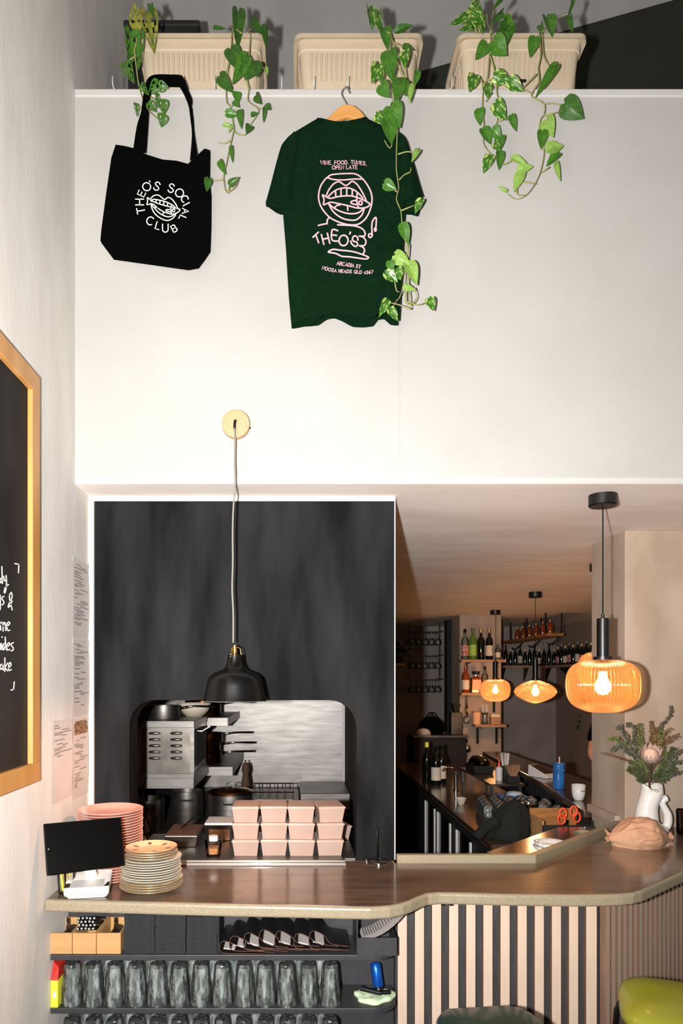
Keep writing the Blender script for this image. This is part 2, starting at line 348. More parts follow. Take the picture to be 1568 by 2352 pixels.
def glyph(mb, ch, x, y, size, ang, wd, place, xs=1):
    """ch with its lower-left corner at (x,y) in pixel coordinates (y down), turned by ang"""
    ca, sa = math.cos(ang), math.sin(ang)
    for st in GL[ch][1]:
        ribbon(mb, [(x + size * (ca * gx * xs + sa * gy), y + size * (sa * gx * xs - ca * gy)) for gx, gy in st], wd, place)
    return GL[ch][0] * size * xs
def textline(mb, txt, x0, y0, x1, y1, size, wd, place, sag=None):
    xs = .80; tot = sum(GL[c][0] * size * xs for c in txt); L = math.hypot(x1 - x0, y1 - y0); gap = (L - tot) / max(1, len(txt) - 1); ang = math.atan2(y1 - y0, x1 - x0); d = 0
    for c in txt:
        t = d / L; oy = sag(t) if sag else 0
        glyph(mb, c, x0 + d * math.cos(ang), y0 + d * math.sin(ang) + oy, size, ang, wd, place, xs); d += GL[c][0] * size * xs + gap

# ------------------------------------------------------------------ the setting
XL, YB, YP, ZS, ZT, ZC = -0.803, 2.48, 2.65, 2.41, 3.84, 1.0   # left wall, bulkhead face, hatch wall face, soffit, bulkhead top, counter
struct('floor', MB().box(-1.5, 4.3, -2.6, 9.4, -.06, 0), 'floor')
struct('ceiling', MB().box(-1.0, 4.3, -2.6, 3.75, 5.6, 5.7), 'room_wall')
struct('wall_left', MB().box(XL - .12, XL, -2.6, 2.66, 0, ZS + .02).box(XL - .12, XL, -2.6, 3.75, ZS + .02, 5.6), 'left_wall')
struct('wall_right', MB().box(4.2, 4.3, -2.6, 3.7, 0, 5.6), 'room_wall')
struct('wall_back', MB().box(XL, 4.2, -2.6, -2.5, 0, 5.6), 'room_wall')
wf = struct('wall_front', MB().box(XL, 4.2, YB + .01, YB + .12, ZS, ZT - .012), 'white_wall')
sx = P(918, 900, YB).x
obj('wall_panel', MB().box(XL, sx - .0002, YB, YB + .01, ZS, ZT - .012), 'white_wall', wf)
obj('wall_panel', MB().box(sx + .0002, 4.2, YB, YB + .01, ZS, ZT - .012), 'white_wall', wf)
obj('cap_trim', MB().box(XL, 4.2, YB - .006, YB + .14, ZT - .026, ZT), 'white_trim', wf, bevel=.003)
obj('cover_strip', MB().box(XL, 4.2, YB - .004, YB + .01, ZS, ZS + .022), 'white_trim', wf, bevel=.001)
struct('ceiling_bar', MB().box(XL, 4.2, YB + .12, 9.3, ZS, ZS + .06).box(XL, 4.2, YB, YB + .12, ZS - .0005, ZS), 'bar_ceiling')
struct('floor_loft', MB().box(XL, 4.2, YB + .12, 3.6, ZT - .08, ZT - .012), 'loft_grey')
struct('wall_loft', MB().box(XL, 4.2, 3.6, 3.75, ZT - .1, 5.6), 'loft_grey')
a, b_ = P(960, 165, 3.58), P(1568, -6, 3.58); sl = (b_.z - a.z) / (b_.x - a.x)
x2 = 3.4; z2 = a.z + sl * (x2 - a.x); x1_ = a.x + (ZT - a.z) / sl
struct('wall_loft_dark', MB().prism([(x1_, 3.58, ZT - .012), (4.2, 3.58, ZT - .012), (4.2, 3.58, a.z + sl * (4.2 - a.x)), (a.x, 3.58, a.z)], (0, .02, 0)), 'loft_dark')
# hatch wall with its rounded opening
def fill_prism(outer, hole, y0, y1):
    bm = bmesh.new(); es = []
    for lp in (outer, hole):
        vs = [bm.verts.new((x, y0, z)) for x, z in lp]; es += [bm.edges.new((vs[i], vs[(i + 1) % len(vs)])) for i in range(len(vs))]
    bmesh.ops.triangle_fill(bm, use_beauty=True, edges=es)
    r = bmesh.ops.extrude_face_region(bm, geom=list(bm.faces))
    for v in r['geom']:
        if isinstance(v, bmesh.types.BMVert): v.co.y = y1
    mb = MB(); bm.verts.index_update(); mb.add([v.co for v in bm.verts], [[v.index for v in f.verts] for f in bm.faces]); bm.free(); return mb
def rrect(x0, x1, z0, z1, r, n=6):
    out = []
    for cx, cz, a0 in ((x1 - r[0], z1 - r[0], 0), (x0 + r[1], z1 - r[1], 90), (x0 + r[2], z0 + r[2], 180), (x1 - r[3], z0 + r[3], 270)):
        rr = {0: r[0], 90: r[1], 180: r[2], 270: r[3]}[a0]
        out += [(cx + rr * math.cos(math.radians(a0 + 90 * i / n)), cz + rr * math.sin(math.radians(a0 + 90 * i / n))) for i in range(n + 1)]
    return out
hx0, hx1, hz1 = P(297, 1608, YP).x, P(818, 1608, YP).x, P(297, 1608, YP).z
wk = struct('wall_kitchen', fill_prism([(-.784, 0), (.38, 0), (.38, ZS - .014), (-.784, ZS - .014)], rrect(hx0, hx1, .93, hz1, (.105, .1, .02, .1)), YP, YP + .14), 'chalk', bevel=.002)
struct('trim_1', MB().box(XL, .385, YP - .006, YP + .01, ZS - .02, ZS - .0006), 'white_trim')
t2 = struct('trim_2', MB().box(XL, -.782, YP - .012, YP + .02, 1.0, ZS - .02), 'white_trim')
struct('trim_3', MB().box(.3805, .3845, YP - .004, YP + .146, 1.0, ZS - .021), 'white_trim')
for i, (x, y) in enumerate([(277, 1142), (556, 1142), (868, 1142)]):
    p = P(x, y, YP - .007); obj('screw_head', MB().lathe([(.0, .001), (.004, 0)], 8).moved(), 'grey_plastic', bpy.data.objects['trim_1'], loc=(p.x, p.y, p.z)).rotation_euler = (PI / 2, 0, 0)
# bar room shell
struct('wall_bar_left', MB().box(.30, .38, YP + .141, 3.12, 0, ZS).box(.37, .45, 3.12, 9.2, 0, ZS), 'dark_wall')
struct('wall_far', MB().box(-1.4, 4.2, 9.2, 9.3, 0, ZS), 'grey_wall')
struct('wall_bar_right', MB().box(3.5, 3.6, 3.7, 9.2, 0, ZS), 'far_wall')
col = struct('wall_column', MB().box(1.565, 4.2, 3.25, 3.62, 0, ZS), 'taupe', bevel=.004)
obj('skirting', MB().box(1.540, 1.5649, 3.30, 3.62, 1.0, 1.04), 'taupe', col, bevel=.003)
pil = struct('wall_pillar', MB().box(1.82, 2.28, 7.6, 8.0, 0, ZS), 'taupe')
struct('wall_post', MB().box(1.80, 1.86, 8.15, 8.3, 0, ZS), 'black')
# kitchen shell
struct('wall_kitchen_left', MB().box(-1.32, -1.22, YP + .14, 5.2, 0, ZS), 'dark_wall')
struct('wall_kitchen_return', MB().box(-1.22, XL, YP + .02, YP + .14, 0, ZS), 'dark_wall')
struct('ceiling_kitchen', MB().box(-1.32, XL, YP, 5.3, ZS, ZS + .06), 'bar_ceiling')
struct('wall_kitchen_back', MB().box(-1.32, .37, 5.2, 5.3, 0, ZS), 'dark_wall')

# battened bar front
wb = struct('wall_bar_front', MB().box(.343, 1.04, 2.355, 2.375, 0, .958).prism([(1.04, 2.355, 0), (1.935, 3.25, 0), (1.92, 3.265, 0), (1.025, 2.37, 0)], (0, 0, .958)).box(.343, .363, 2.375, 2.645, 0, .958), 'dark_back')
def batten_mesh(wd):
    me = mesh('batten', MB().box(0, wd, -.022, 0, 0, .957), 'batten'); me.materials.append(M['batten_side'])
    for p in me.polygons:
        if abs(p.normal.x) > .5: p.material_index = 1
    return me
bme = batten_mesh(.031)
for k in range(12):
    o = obj('batten', bme if k < 11 else batten_mesh(.036), None, wb, loc=(.347 + .0585 * k, 2.3549, .0005))
for k in range(23):
    s = .018 + .0545 * k; q = Vector((1.04, 2.3549)) + Vector((.7071, .7071)) * s
    o = obj('batten', bme, None, wb, loc=(q.x, q.y, .0005)); o.rotation_euler = (0, 0, PI / 4)

# ------------------------------------------------------------------ counter
def c1(px, py): p = onz(px, py, ZC); return (p.x, p.y)
front = [(XL + .001, 2.168)] + [c1(*q) for q in ((241, 2070), (348, 2073), (500, 2077), (703, 2081), (800, 2083.5), (850, 2084), (895, 2081.5), (926, 2075.5), (945, 2069), (964, 2060), (983, 2053), (1008, 2050.5), (1050, 2051), (1156, 2054), (1326, 2056), (1395, 2055), (1430, 2053.5), (1454, 2051), (1475, 2046), (1520, 2026), (1568, 2004))] + [(2.18, 3.245)]
back = [(1.56, 3.245), (.92, 2.607), (.381, 2.607), (.381, YP - .001), (XL + .001, YP - .001)]
poly = front + back
def inset(pl, d):
    n = len(pl); out = []
    for i in range(n):
        p, a, b = Vector(pl[i]), Vector(pl[i - 1]), Vector(pl[(i + 1) % n])
        e1, e2 = (p - a).normalized(), (b - p).normalized(); n1, n2 = Vector((-e1.y, e1.x)), Vector((-e2.y, e2.x))
        m_ = (n1 + n2); m_ = m_ / max(.3, m_.dot(n1)) if m_.length > 1e-6 else n1
        out.append(tuple(p + m_ * d))
    return out
ctr = thing('bar_counter', 'brown bar counter with pale speckled stone edge and wavy front', 'counter', (0, 2.4, .96))
L = lambda pts, z: [(x, y - 2.4, z) for x, y in pts]
obj('slab', MB().prism(L(poly, 0), (0, 0, .0385)), 'stone_edge', ctr, bevel=.009, seg=3, label='pale speckled stone slab edge')
obj('worktop', MB().prism(L(inset(poly, .012), .0386), (0, 0, .0014)), 'wood_top', ctr, label='glossy brown timber top')
lip = [(.386, 2.608), (.915, 2.608), (1.553, 3.245), (1.515, 3.245), (.90, 2.638), (.386, 2.638)]
obj('raised_lip', MB().prism(L(lip, .0), (0, 0, .068)), 'stone_edge', ctr, bevel=.004, label='raised stone lip along the bar side')

# ------------------------------------------------------------------ blackboard on the left wall
bz0, bz1, by0, by1 = 1.39, 2.622, .9, 2.088
bb = thing('blackboard', 'large blackboard menu in a pine frame on the side wall', 'blackboard', (XL, 1.6, bz0))
def bl(y0, y1, z0, z1, x0, x1): return MB().box(x0, x1, y0 - 1.6, y1 - 1.6, z0 - bz0, z1 - bz0)
obj('slate', bl(by0 + .03, by1 - .03, bz0 + .03, bz1 - .03, .001, .005), 'board', bb)
fw = .058
for n_, args in (('frame_rail', (by0, by1, bz0, bz0 + fw)), ('frame_rail', (by0, by1, bz1 - fw, bz1)), ('frame_stile', (by1 - fw, by1, bz0 + fw, bz1 - fw)), ('frame_stile', (by0, by0 + fw, bz0 + fw, bz1 - fw))):
    obj(n_, bl(*args, .0005, .02), 'oak', bb, bevel=.002)
hz = zoomer(0, 1270, 6.72); bx = XL + .0058
def bplace(px, py):
    p = onx(px, py, bx); return (p.x - XL, p.y - 1.6, p.z - bz0)
hw = [[(28, 210), (32, 340), (38, 470)], [(26, 385), (6, 405), (0, 440), (8, 462), (26, 440)],
      [(60, 360), (63, 415), (78, 432), (93, 400)], [(95, 350), (100, 430), (95, 530), (78, 615), (64, 600), (85, 530), (130, 490)],
      [(2, 650), (6, 780), (2, 875)], [(62, 670), (36, 682), (32, 712), (54, 742), (58, 782), (30, 800)],
      [(188, 742), (160, 800), (130, 842), (132, 800), (185, 690), (176, 612), (148, 650), (152, 730), (188, 880)],
      [(2, 1080), (12, 1190)], [(2, 1110), (22, 1065)], [(45, 1075), (48, 1205)], [(46, 1130), (72, 1070), (84, 1110), (88, 1198)],
      [(108, 1135), (150, 1092), (138, 1065), (112, 1090), (107, 1150), (122, 1198), (150, 1192)],
      [(24, 1400), (26, 1490)], [(28, 1300), (34, 1298)], [(2, 1400), (6, 1450), (2, 1492)],
      [(72, 1395), (48, 1425), (44, 1485), (62, 1492), (80, 1430)], [(80, 1300), (88, 1420), (102, 1500)],
      [(110, 1450), (150, 1415), (140, 1385), (114, 1412), (108, 1470), (122, 1500), (150, 1488)],
      [(207, 1385), (177, 1402), (177, 1432), (202, 1462), (200, 1500), (170, 1512)],
      [(44, 1718), (16, 1722), (2, 1770), (18, 1800), (40, 1770)], [(42, 1715), (52, 1808)],
      [(75, 1620), (74, 1828)], [(120, 1700), (82, 1768), (120, 1820)],
      [(134, 1772), (170, 1732), (160, 1690), (137, 1720), (132, 1785), (147, 1815), (174, 1800)],
      [(230, 165), (290, 175)], [(290, 175), (286, 305)], [(220, 1990), (210, 2110)], [(210, 2110), (170, 2115)]]
mb = MB()
for st in hw: ribbon(mb, smoothline([hz(*q) for q in st], 4), 2.6, bplace)
obj('chalk_writing', mb, 'chalk_ink', bb, label='white handwritten chalk words')['kind'] = 'stuff'

# ------------------------------------------------------------------ notices taped to the left wall
def sheet(y0, y1, z0, z1, label, kind):
    t = thing('paper_notice', label, 'notice', (XL + .0012, (y0 + y1) / 2, z0), 0, 'notices taped to the wall')
    W_, H_ = y1 - y0, z1 - z0
    obj('sheet', MB().grid(lambda u, v: (.0008 + .004 * math.sin(PI * v) * (u ** 3), (u - .5) * W_, v * H_), 6, 6), 'paper', t)
    x = .0012; pr = MB(); rr = random.Random(len(label)); z = H_ * .93
    bump = lambda u, v: .0014 + .004 * math.sin(PI * v) * (u ** 3)
    if kind == 'photo':
        obj('picture', MB().grid(lambda u, v: (bump(u, .8 + .17 * v) + .0003, (-.44 + .88 * u) * W_, H_ * (.8 + .17 * v)), 4, 2), 'photo', t, label='small dark colour photo'); z = H_ * .74
    while z > H_ * (.55 if kind == 'short' else .12):
        for _ in range(rr.choice((1, 1, 2))):
            u0 = rr.choice((.08, .08, .2, .45)); u1 = min(.95, u0 + rr.uniform(.15, .6)); v = z / H_
            pr.grid(lambda u, vv: (bump(u0 + (u1 - u0) * u, v), (u0 + (u1 - u0) * u - .5) * W_, z + .003 * vv), 3, 1)
        z -= rr.choice((.006, .006, .008, .013))
    obj('print', pr, 'print', t)['kind'] = 'stuff'
    for q in ((-.5 * W_, H_ * .99), (.42 * W_, H_ * .99)): obj('tape', MB().box(.0022, .0026, q[0] - .004, q[0] + .016, q[1] - .012, q[1] + .006), 'paper', t)
    return t
sheet(2.452, 2.63, 1.852, 2.139, 'topmost grey printed notice in the column beside the kitchen wall', 'full')
sheet(2.452, 2.635, 1.563, 1.846, 'letter-style printed notice below the topmost one beside the kitchen wall', 'letter')
sheet(2.452, 2.625, 1.265, 1.555, 'printed notice with a small photo at its head', 'photo')
sheet(2.246, 2.44, 1.285, 1.561, 'mostly blank printed notice beside the one with a photo', 'short')

w1 = struct('added_window', MB().box(4.185, 4.199, -1.5, .3, .8, 3.0), 'glass')  # made-up window out of view, dressing for the added fill light
for q in ((-1.56, -1.5, .74, 3.06), (.3, .36, .74, 3.06), (-.63, -.57, .8, 3.0)): obj('added_window_frame', MB().box(4.14, 4.199, q[0], q[1], q[2], q[3]), 'white_trim', w1)

# ------------------------------------------------------------------ planters on the bulkhead
def planter(cx, label, slot=False):
    t = thing('planter_box', label, 'planter', (cx, 2.60, ZT), 0, 'beige planters on the bulkhead')
    b = (-.2, .2, -.075, .085); tp = (-.222, .222, -.105, .095); H = .205
    body = MB()
    n = 26
    def ring(z, sx, sy0, sy1, rib=False):
        out = []
        r = .03
        for x, y, a0 in ((sx - r, sy1 - r, 0), (-sx + r, sy1 - r, 90), (-sx + r, sy0 + r, 180), (sx - r, sy0 + r, 270)):
            for i in range(5):
                a = math.radians(a0 + 22.5 * i); out.append((x + r * math.cos(a), y + r * math.sin(a), z))
        return out
    rings = [ring(.012, .193, -.06, .08), ring(.0, .198, -.064, .084), ring(.018, .2, -.068, .086), ring(.03, .206, -.076, .09), ring(.165, .217, -.096, .1), ring(.168, .222, -.1, .104), ring(H, .226, -.106, .108), ring(H, .214, -.094, .098), ring(.172, .21, -.09, .094)]
    k = len(rings[0]); vs = [v for r_ in rings for v in r_]
    fs = [(i * k + j, i * k + (j + 1) % k, (i + 1) * k + (j + 1) % k, (i + 1) * k + j) for i in range(len(rings) - 1) for j in range(k)]
    fs.append(tuple(range(k))[::-1]); body.add(vs, fs)
    obj('body', body, 'planter', t, smooth=35)
    lip_ = []
    for z, g in ((H - .012, .012), (H + .004, .012), (H + .004, -.006), (H - .004, -.006)): lip_.append(ring(z, .226 + g, -.106 - g, .108 + g))
    mb = MB(); vs = [v for r_ in lip_ for v in r_]
    mb.add(vs, [(i * k + j, i * k + (j + 1) % k, ((i + 1) % 4) * k + (j + 1) % k, ((i + 1) % 4) * k + j) for i in range(4) for j in range(k)])
    obj('rim', mb, 'planter', t, smooth=35)
    f0, f1 = (-.0785, .036), (-.0965, .155)     # front face (y, z) at the bottom and the top of the ribs
    for j in range(20):
        x = -.176 + j * .0185
        rm = MB().add([(x, f0[0] + .004, f0[1] + .03), (x + .008, f0[0] + .004, f0[1] + .03), (x + .0095, f1[0] + .002, f1[1]), (x - .0015, f1[0] + .002, f1[1]),
                       (x + .002, f0[0] - .006, f0[1] + .03), (x + .006, f0[0] - .006, f0[1] + .03), (x + .0065, f1[0] - .003, f1[1]), (x + .0015, f1[0] - .003, f1[1])],
                      [(0, 3, 2, 1), (4, 5, 6, 7), (0, 1, 5, 4), (1, 2, 6, 5), (2, 3, 7, 6), (3, 0, 4, 7)])
        obj('rib', rm, 'planter', t)
    for sgn in (-1, 1):
        for j in range(7):
            y = -.055 + j * .021
            obj('rib', MB().add([(sgn * .2055, y, .05), (sgn * .2055, y + .008, .05), (sgn * .2165, y + .009, .155), (sgn * .2165, y - .001, .155), (sgn * .211, y + .002, .05), (sgn * .211, y + .006, .05), (sgn * .2195, y + .0065, .155), (sgn * .2195, y + .0015, .155)],
                               [(0, 3, 2, 1), (4, 5, 6, 7), (0, 1, 5, 4), (1, 2, 6, 5), (2, 3, 7, 6), (3, 0, 4, 7)]), 'planter', t)
    obj('soil', MB().box(-.21, .21, -.09, .092, .17, .176), 'soil', t)
    if slot:
        obj('overflow_slot', MB().prism([(.0 + .004 * math.cos(a) + (.016 if math.cos(a) > 0 else -.016), -.0925, .06 + .004 * math.sin(a)) for a in [2 * PI * i / 16 for i in range(16)]], (0, .006, 0)), 'black', t, label='dark overflow slot')
    return t
planter(-.352, 'beige ribbed planter box standing against the side wall')
planter(.228, 'beige ribbed planter box above the green T-shirt')
planter(.826, 'beige ribbed planter box with a dark overflow slot', True)
cr = thing('storage_crate', 'black storage crate behind the planter by the side wall', 'crate', (-.60, 3.0, ZT), 0)
obj('body', MB().taper((-.1, .17, -.12, .12), (-.115, .185, -.13, .13), 0, .62), 'black', cr, bevel=.006)
obj('rim', MB().box(-.125, .195, -.14, .14, .60, .625), 'black', cr, bevel=.006)

# ------------------------------------------------------------------ cup hooks along the bulkhead edge
for k, (px, lab) in enumerate(((265, 'next to the side wall'), (425, 'carrying the black tote bag'), (495, 'right of the tote bag strap'), (647, 'below the gap between two planters'), (720, 'left of the clothes hanger'), (797, 'carrying the wooden clothes hanger'), (1032, 'under the slotted planter corner'))):
    p = P(px, 207, YB - .008)
    t = thing('cup_hook', 'small white cup hook ' + lab, 'hook', (p.x, YB - .006, ZT - .012), 0, 'cup hooks along the bulkhead edge')
    obj('shank', MB().tube([(0, 0, 0), (0, -.018, 0)], .0016, 6), 'white_trim', t)
    obj('hook', MB().tube(smoothline([(0, -.017, 0), (0, -.024, -.008), (0, -.036, -.008), (0, -.042, .004), (0, -.040, .022)], 4), .0018, 6), 'white_trim', t)

# ------------------------------------------------------------------ trailing plants
def leaf_mesh(name, mt, heart=True, holes=False, curl=.12):
    nu, nv = 8, 9
    def wf_(v):
        if heart: return (math.sin(PI * min(1, v * .96 + .04) ** .62) ** .9) * .5 * (1.02 - .1 * v)
        return math.sin(PI * (.03 + .97 * v) ** .8) * .5
    def fn(u, v):
        s_ = 2 * u - 1; hw_ = wf_(v) if 0 < v < 1 else (.12 if v == 0 and heart else .01)
        y = v - (.12 * abs(s_) * (1 - v) ** 3 * (1 if heart else 0))
        return (s_ * hw_, y, .13 * abs(s_) * hw_ * 2 - curl * v * v + .02 * math.sin(7 * v))
    hs = {(1, 2), (1, 3), (6, 2), (6, 3), (1, 5), (6, 5), (2, 4), (5, 4), (2, 6), (5, 6), (1, 4) if False else (2, 2), (5, 2)}
    return mesh(name, MB().grid(fn, nu, nv, (lambda i, j: (i, j) in hs) if holes else None), mt, 1)
LM = {'h1': leaf_mesh('heart_leaf', 'leaf'), 'h2': leaf_mesh('heart_leaf', 'leaf2'), 'v': leaf_mesh('heart_leaf', 'leaf3'), 'p': leaf_mesh('heart_leaf', 'leaf4'),
      'm': leaf_mesh('holed_leaf', 'leaf2', holes=True), 'my': leaf_mesh('holed_leaf', 'leaf5', holes=True), 'n': leaf_mesh('narrow_leaf', 'leaf2', heart=False)}
def plant(name, label, root_px, root_Y, stems, leaves, Zf, pal, Y0=2.435, seed=1):
    rr = random.Random(seed); base = P(*Zf(*root_px), root_Y); base.z = ZT + .17
    t = thing(name, label, 'plant', base, 0, 'trailing plants in the planters')
    depth = lambda x, y: (2.53 if y < 70 else 2.50 - .0027 * (y - 70) * 8 if y < 95 else 2.43)
    def dpt(y):
        if y < 60: return 2.50
        if y < 85: return 2.50 - (y - 60) / 25 * .065
        return Y0
    for st in stems:
        pts = []
        for x, y in st:
            px, py = Zf(x, y); pts.append(P(px, py, dpt(py) + rr.uniform(-.004, .004)) - base)
        pts = smoothline(pts, 4); n = len(pts)
        obj('vine_stem', MB().tube(pts, [.0028 - .0014 * i / n for i in range(n)], 5), 'vine', t, smooth=1)
    for lf in leaves:
        (bx_, by_), (tx, ty), wd = Zf(lf[0], lf[1]), Zf(lf[2], lf[3]), lf[4] / (Zf(100, 0)[0] - Zf(0, 0)[0]) * (Zf(100, 0)[0] - Zf(0, 0)[0])
        scale_px = (Zf(100, 0)[0] - Zf(0, 0)[0]) / 100
        kind = lf[5] if len(lf) > 5 else rr.choice(pal)
        d0 = dpt(by_) - .008; A = P(bx_, by_, d0); B = P(tx, ty, min(d0 + rr.uniform(-.02, .006), 2.455))
        yax = B - A; ln = yax.length; wdm = lf[4] * scale_px / F * d0 * 1.05
        view = (Vector((0, 0, EZ)) - A).normalized(); nrm = Vector((rr.uniform(-.35, .35), 0, rr.uniform(-.1, .45))) + view
        yd = yax / ln; nrm = (nrm - yd * nrm.dot(yd)).normalized(); xd = yd.cross(nrm)
        o = obj('leaf', LM[kind], None, t)
        o.matrix_local = Matrix(((xd.x * wdm, yd.x * ln, nrm.x * ln, A.x - base.x), (xd.y * wdm, yd.y * ln, nrm.y * ln, A.y - base.y), (xd.z * wdm, yd.z * ln, nrm.z * ln, A.z - base.z), (0, 0, 0, 1)))
    return t
plant('monstera_vine', 'holed-leaf trailing plant spilling over the planter corner above the tote bag', (470, 235), 2.56,
      [[(470, 235), (460, 300), (450, 360), (470, 540), (490, 640), (520, 720), (550, 770), (600, 815), (640, 820)], [(480, 590), (520, 640), (590, 690), (640, 700)], [(470, 235), (465, 190)], [(475, 235), (520, 150), (545, 95)], [(460, 380), (400, 430)], [(510, 735), (470, 745), (455, 730)]],
      [(470, 200, 440, 10, 90, 'my'), (540, 95, 580, 335, 125, 'my'), (420, 220, 430, 440, 105), (485, 235, 470, 470, 90), (385, 445, 440, 565, 80), (610, 570, 550, 655, 70), (620, 600, 682, 600, 65), (640, 695, 655, 785, 80), (645, 795, 635, 878, 75), (545, 715, 600, 772, 62), (455, 722, 470, 802, 38), (595, 655, 610, 740, 32), (495, 590, 545, 655, 45), (560, 30, 572, 95, 40, 'n')],
      Z1, ['m'], seed=3)
plant('pothos_vine', 'heart-leaf trailing plant hanging between tote bag and T-shirt', (1190, 200), 2.56,
      [[(1190, 230), (1130, 200), (1120, 320), (1105, 420), (1085, 520), (1085, 700), (1110, 740), (1130, 850), (1135, 900), (1105, 1030), (1085, 1130), (1065, 1220), (1075, 1310), (1090, 1335)],
       [(1230, 230), (1255, 200), (1240, 400), (1225, 550), (1240, 620), (1235, 700), (1300, 750), (1300, 790), (1245, 870)], [(1130, 880), (1150, 920), (1210, 935), (1240, 890)], [(1062, 1243), (1000, 1248), (965, 1240)], [(1090, 1335), (1110, 1280)], [(1090, 1335), (1150, 1290), (1170, 1235)], [(1110, 975), (1070, 992), (1030, 988)], [(1130, 200), (1120, 175), (1165, 145)], [(1250, 205), (1255, 165), (1268, 150)], [(1110, 740), (1140, 715)], [(1300, 750), (1340, 755)]],
      [(1165, 85, 1165, 310, 90, 'h1'), (1265, 150, 1340, 235, 55, 'h1'), (1360, 185, 1355, 320, 50, 'h1'), (1115, 345, 1185, 490, 110, 'h1'), (1225, 395, 1130, 572, 90), (1260, 440, 1215, 548, 120), (1300, 435, 1295, 525, 65), (1042, 530, 1122, 635, 80), (1350, 470, 1370, 512, 35, 'p'), (1150, 640, 1165, 710, 62), (1140, 700, 1170, 740, 42), (1083, 785, 1172, 792, 52), (1180, 772, 1185, 882, 46), (1290, 662, 1322, 718, 56), (1386, 740, 1335, 748, 42), (1340, 758, 1345, 842, 28), (1258, 797, 1302, 783, 30), (1065, 865, 1125, 870, 26, 'p'), (1120, 870, 1100, 918, 20, 'p'), (1248, 873, 1225, 918, 56), (1120, 1018, 1125, 1122, 30), (1040, 1118, 1075, 1203, 46), (962, 1238, 948, 1322, 56), (1105, 1278, 1175, 1225, 46), (1000, 197, 1080, 195, 25, 'h1')],
      Z1, ['h1', 'h2', 'h2'], seed=4)
plant('pothos_vine', 'long variegated trailing plant falling over the green T-shirt', (890, 225), 2.56,
      [[(890, 230), (905, 250), (880, 360), (890, 470), (910, 560), (905, 650), (925, 800), (940, 880), (935, 1050), (935, 1180), (950, 1300), (935, 1380), (965, 1460), (975, 1560), (1000, 1680), (1005, 1780), (990, 1880), (985, 1960), (960, 2050), (930, 2090), (900, 2140)],
       [(900, 235), (910, 300), (955, 480), (985, 540), (1010, 620)], [(985, 450), (1000, 560), (1015, 650)], [(940, 880), (915, 960), (890, 1025), (850, 970)], [(945, 1068), (1010, 1050), (1060, 1060)], [(955, 1245), (990, 1210), (1030, 1190), (1035, 1160)], [(940, 1330), (920, 1315)], [(970, 1458), (1060, 1420)], [(1020, 1690), (1015, 1780)], [(1000, 1960), (1000, 2080), (1030, 2110), (1075, 2060), (1060, 1990)], [(1035, 2140), (950, 2110), (870, 2090)], [(920, 1930), (935, 2010), (955, 2020)], [(1010, 2090), (1080, 2110), (1155, 2085)], [(1010, 1880), (1020, 2000), (1035, 2130)], [(890, 230), (820, 190), (800, 140)], [(920, 300), (990, 330)], [(1060, 590), (1065, 545), (1085, 510)]],
      [(745, 60, 775, 190, 75), (800, 100, 825, 208, 68), (850, 200, 880, 335, 85, 'h2'), (930, 220, 1055, 165, 50, 'h1'), (985, 320, 1045, 345, 36, 'h1'), (885, 365, 900, 545, 115, 'h2'), (990, 362, 995, 458, 80), (800, 448, 770, 572, 80), (835, 470, 825, 572, 58), (828, 588, 882, 672, 90, 'h2'), (1080, 498, 1060, 595, 48, 'h2'), (1055, 590, 1020, 705, 48, 'p'), (955, 555, 935, 695, 95, 'h2'), (985, 570, 1000, 660, 60, 'h2'), (890, 740, 958, 875, 140, 'h2'), (795, 795, 842, 855, 65), (870, 848, 905, 985, 112, 'h2'), (1085, 1042, 1040, 1115, 42, 'p'), (852, 1268, 935, 1312, 72), (1110, 1382, 1062, 1475, 58), (975, 1555, 1018, 1685, 75), (925, 1768, 1028, 1832, 90, 'p'), (890, 1808, 905, 1885, 62), (858, 1890, 945, 1950, 70), (930, 1865, 965, 1935, 85), (1010, 1825, 1080, 1965, 98, 'p'), (985, 1985, 1072, 2010, 42, 'p'), (868, 2080, 818, 2192, 60), (885, 2140, 948, 2218, 62), (1160, 2068, 1192, 2148, 68)],
      Z2, ['v', 'v', 'h2'], Y0=2.375, seed=5)
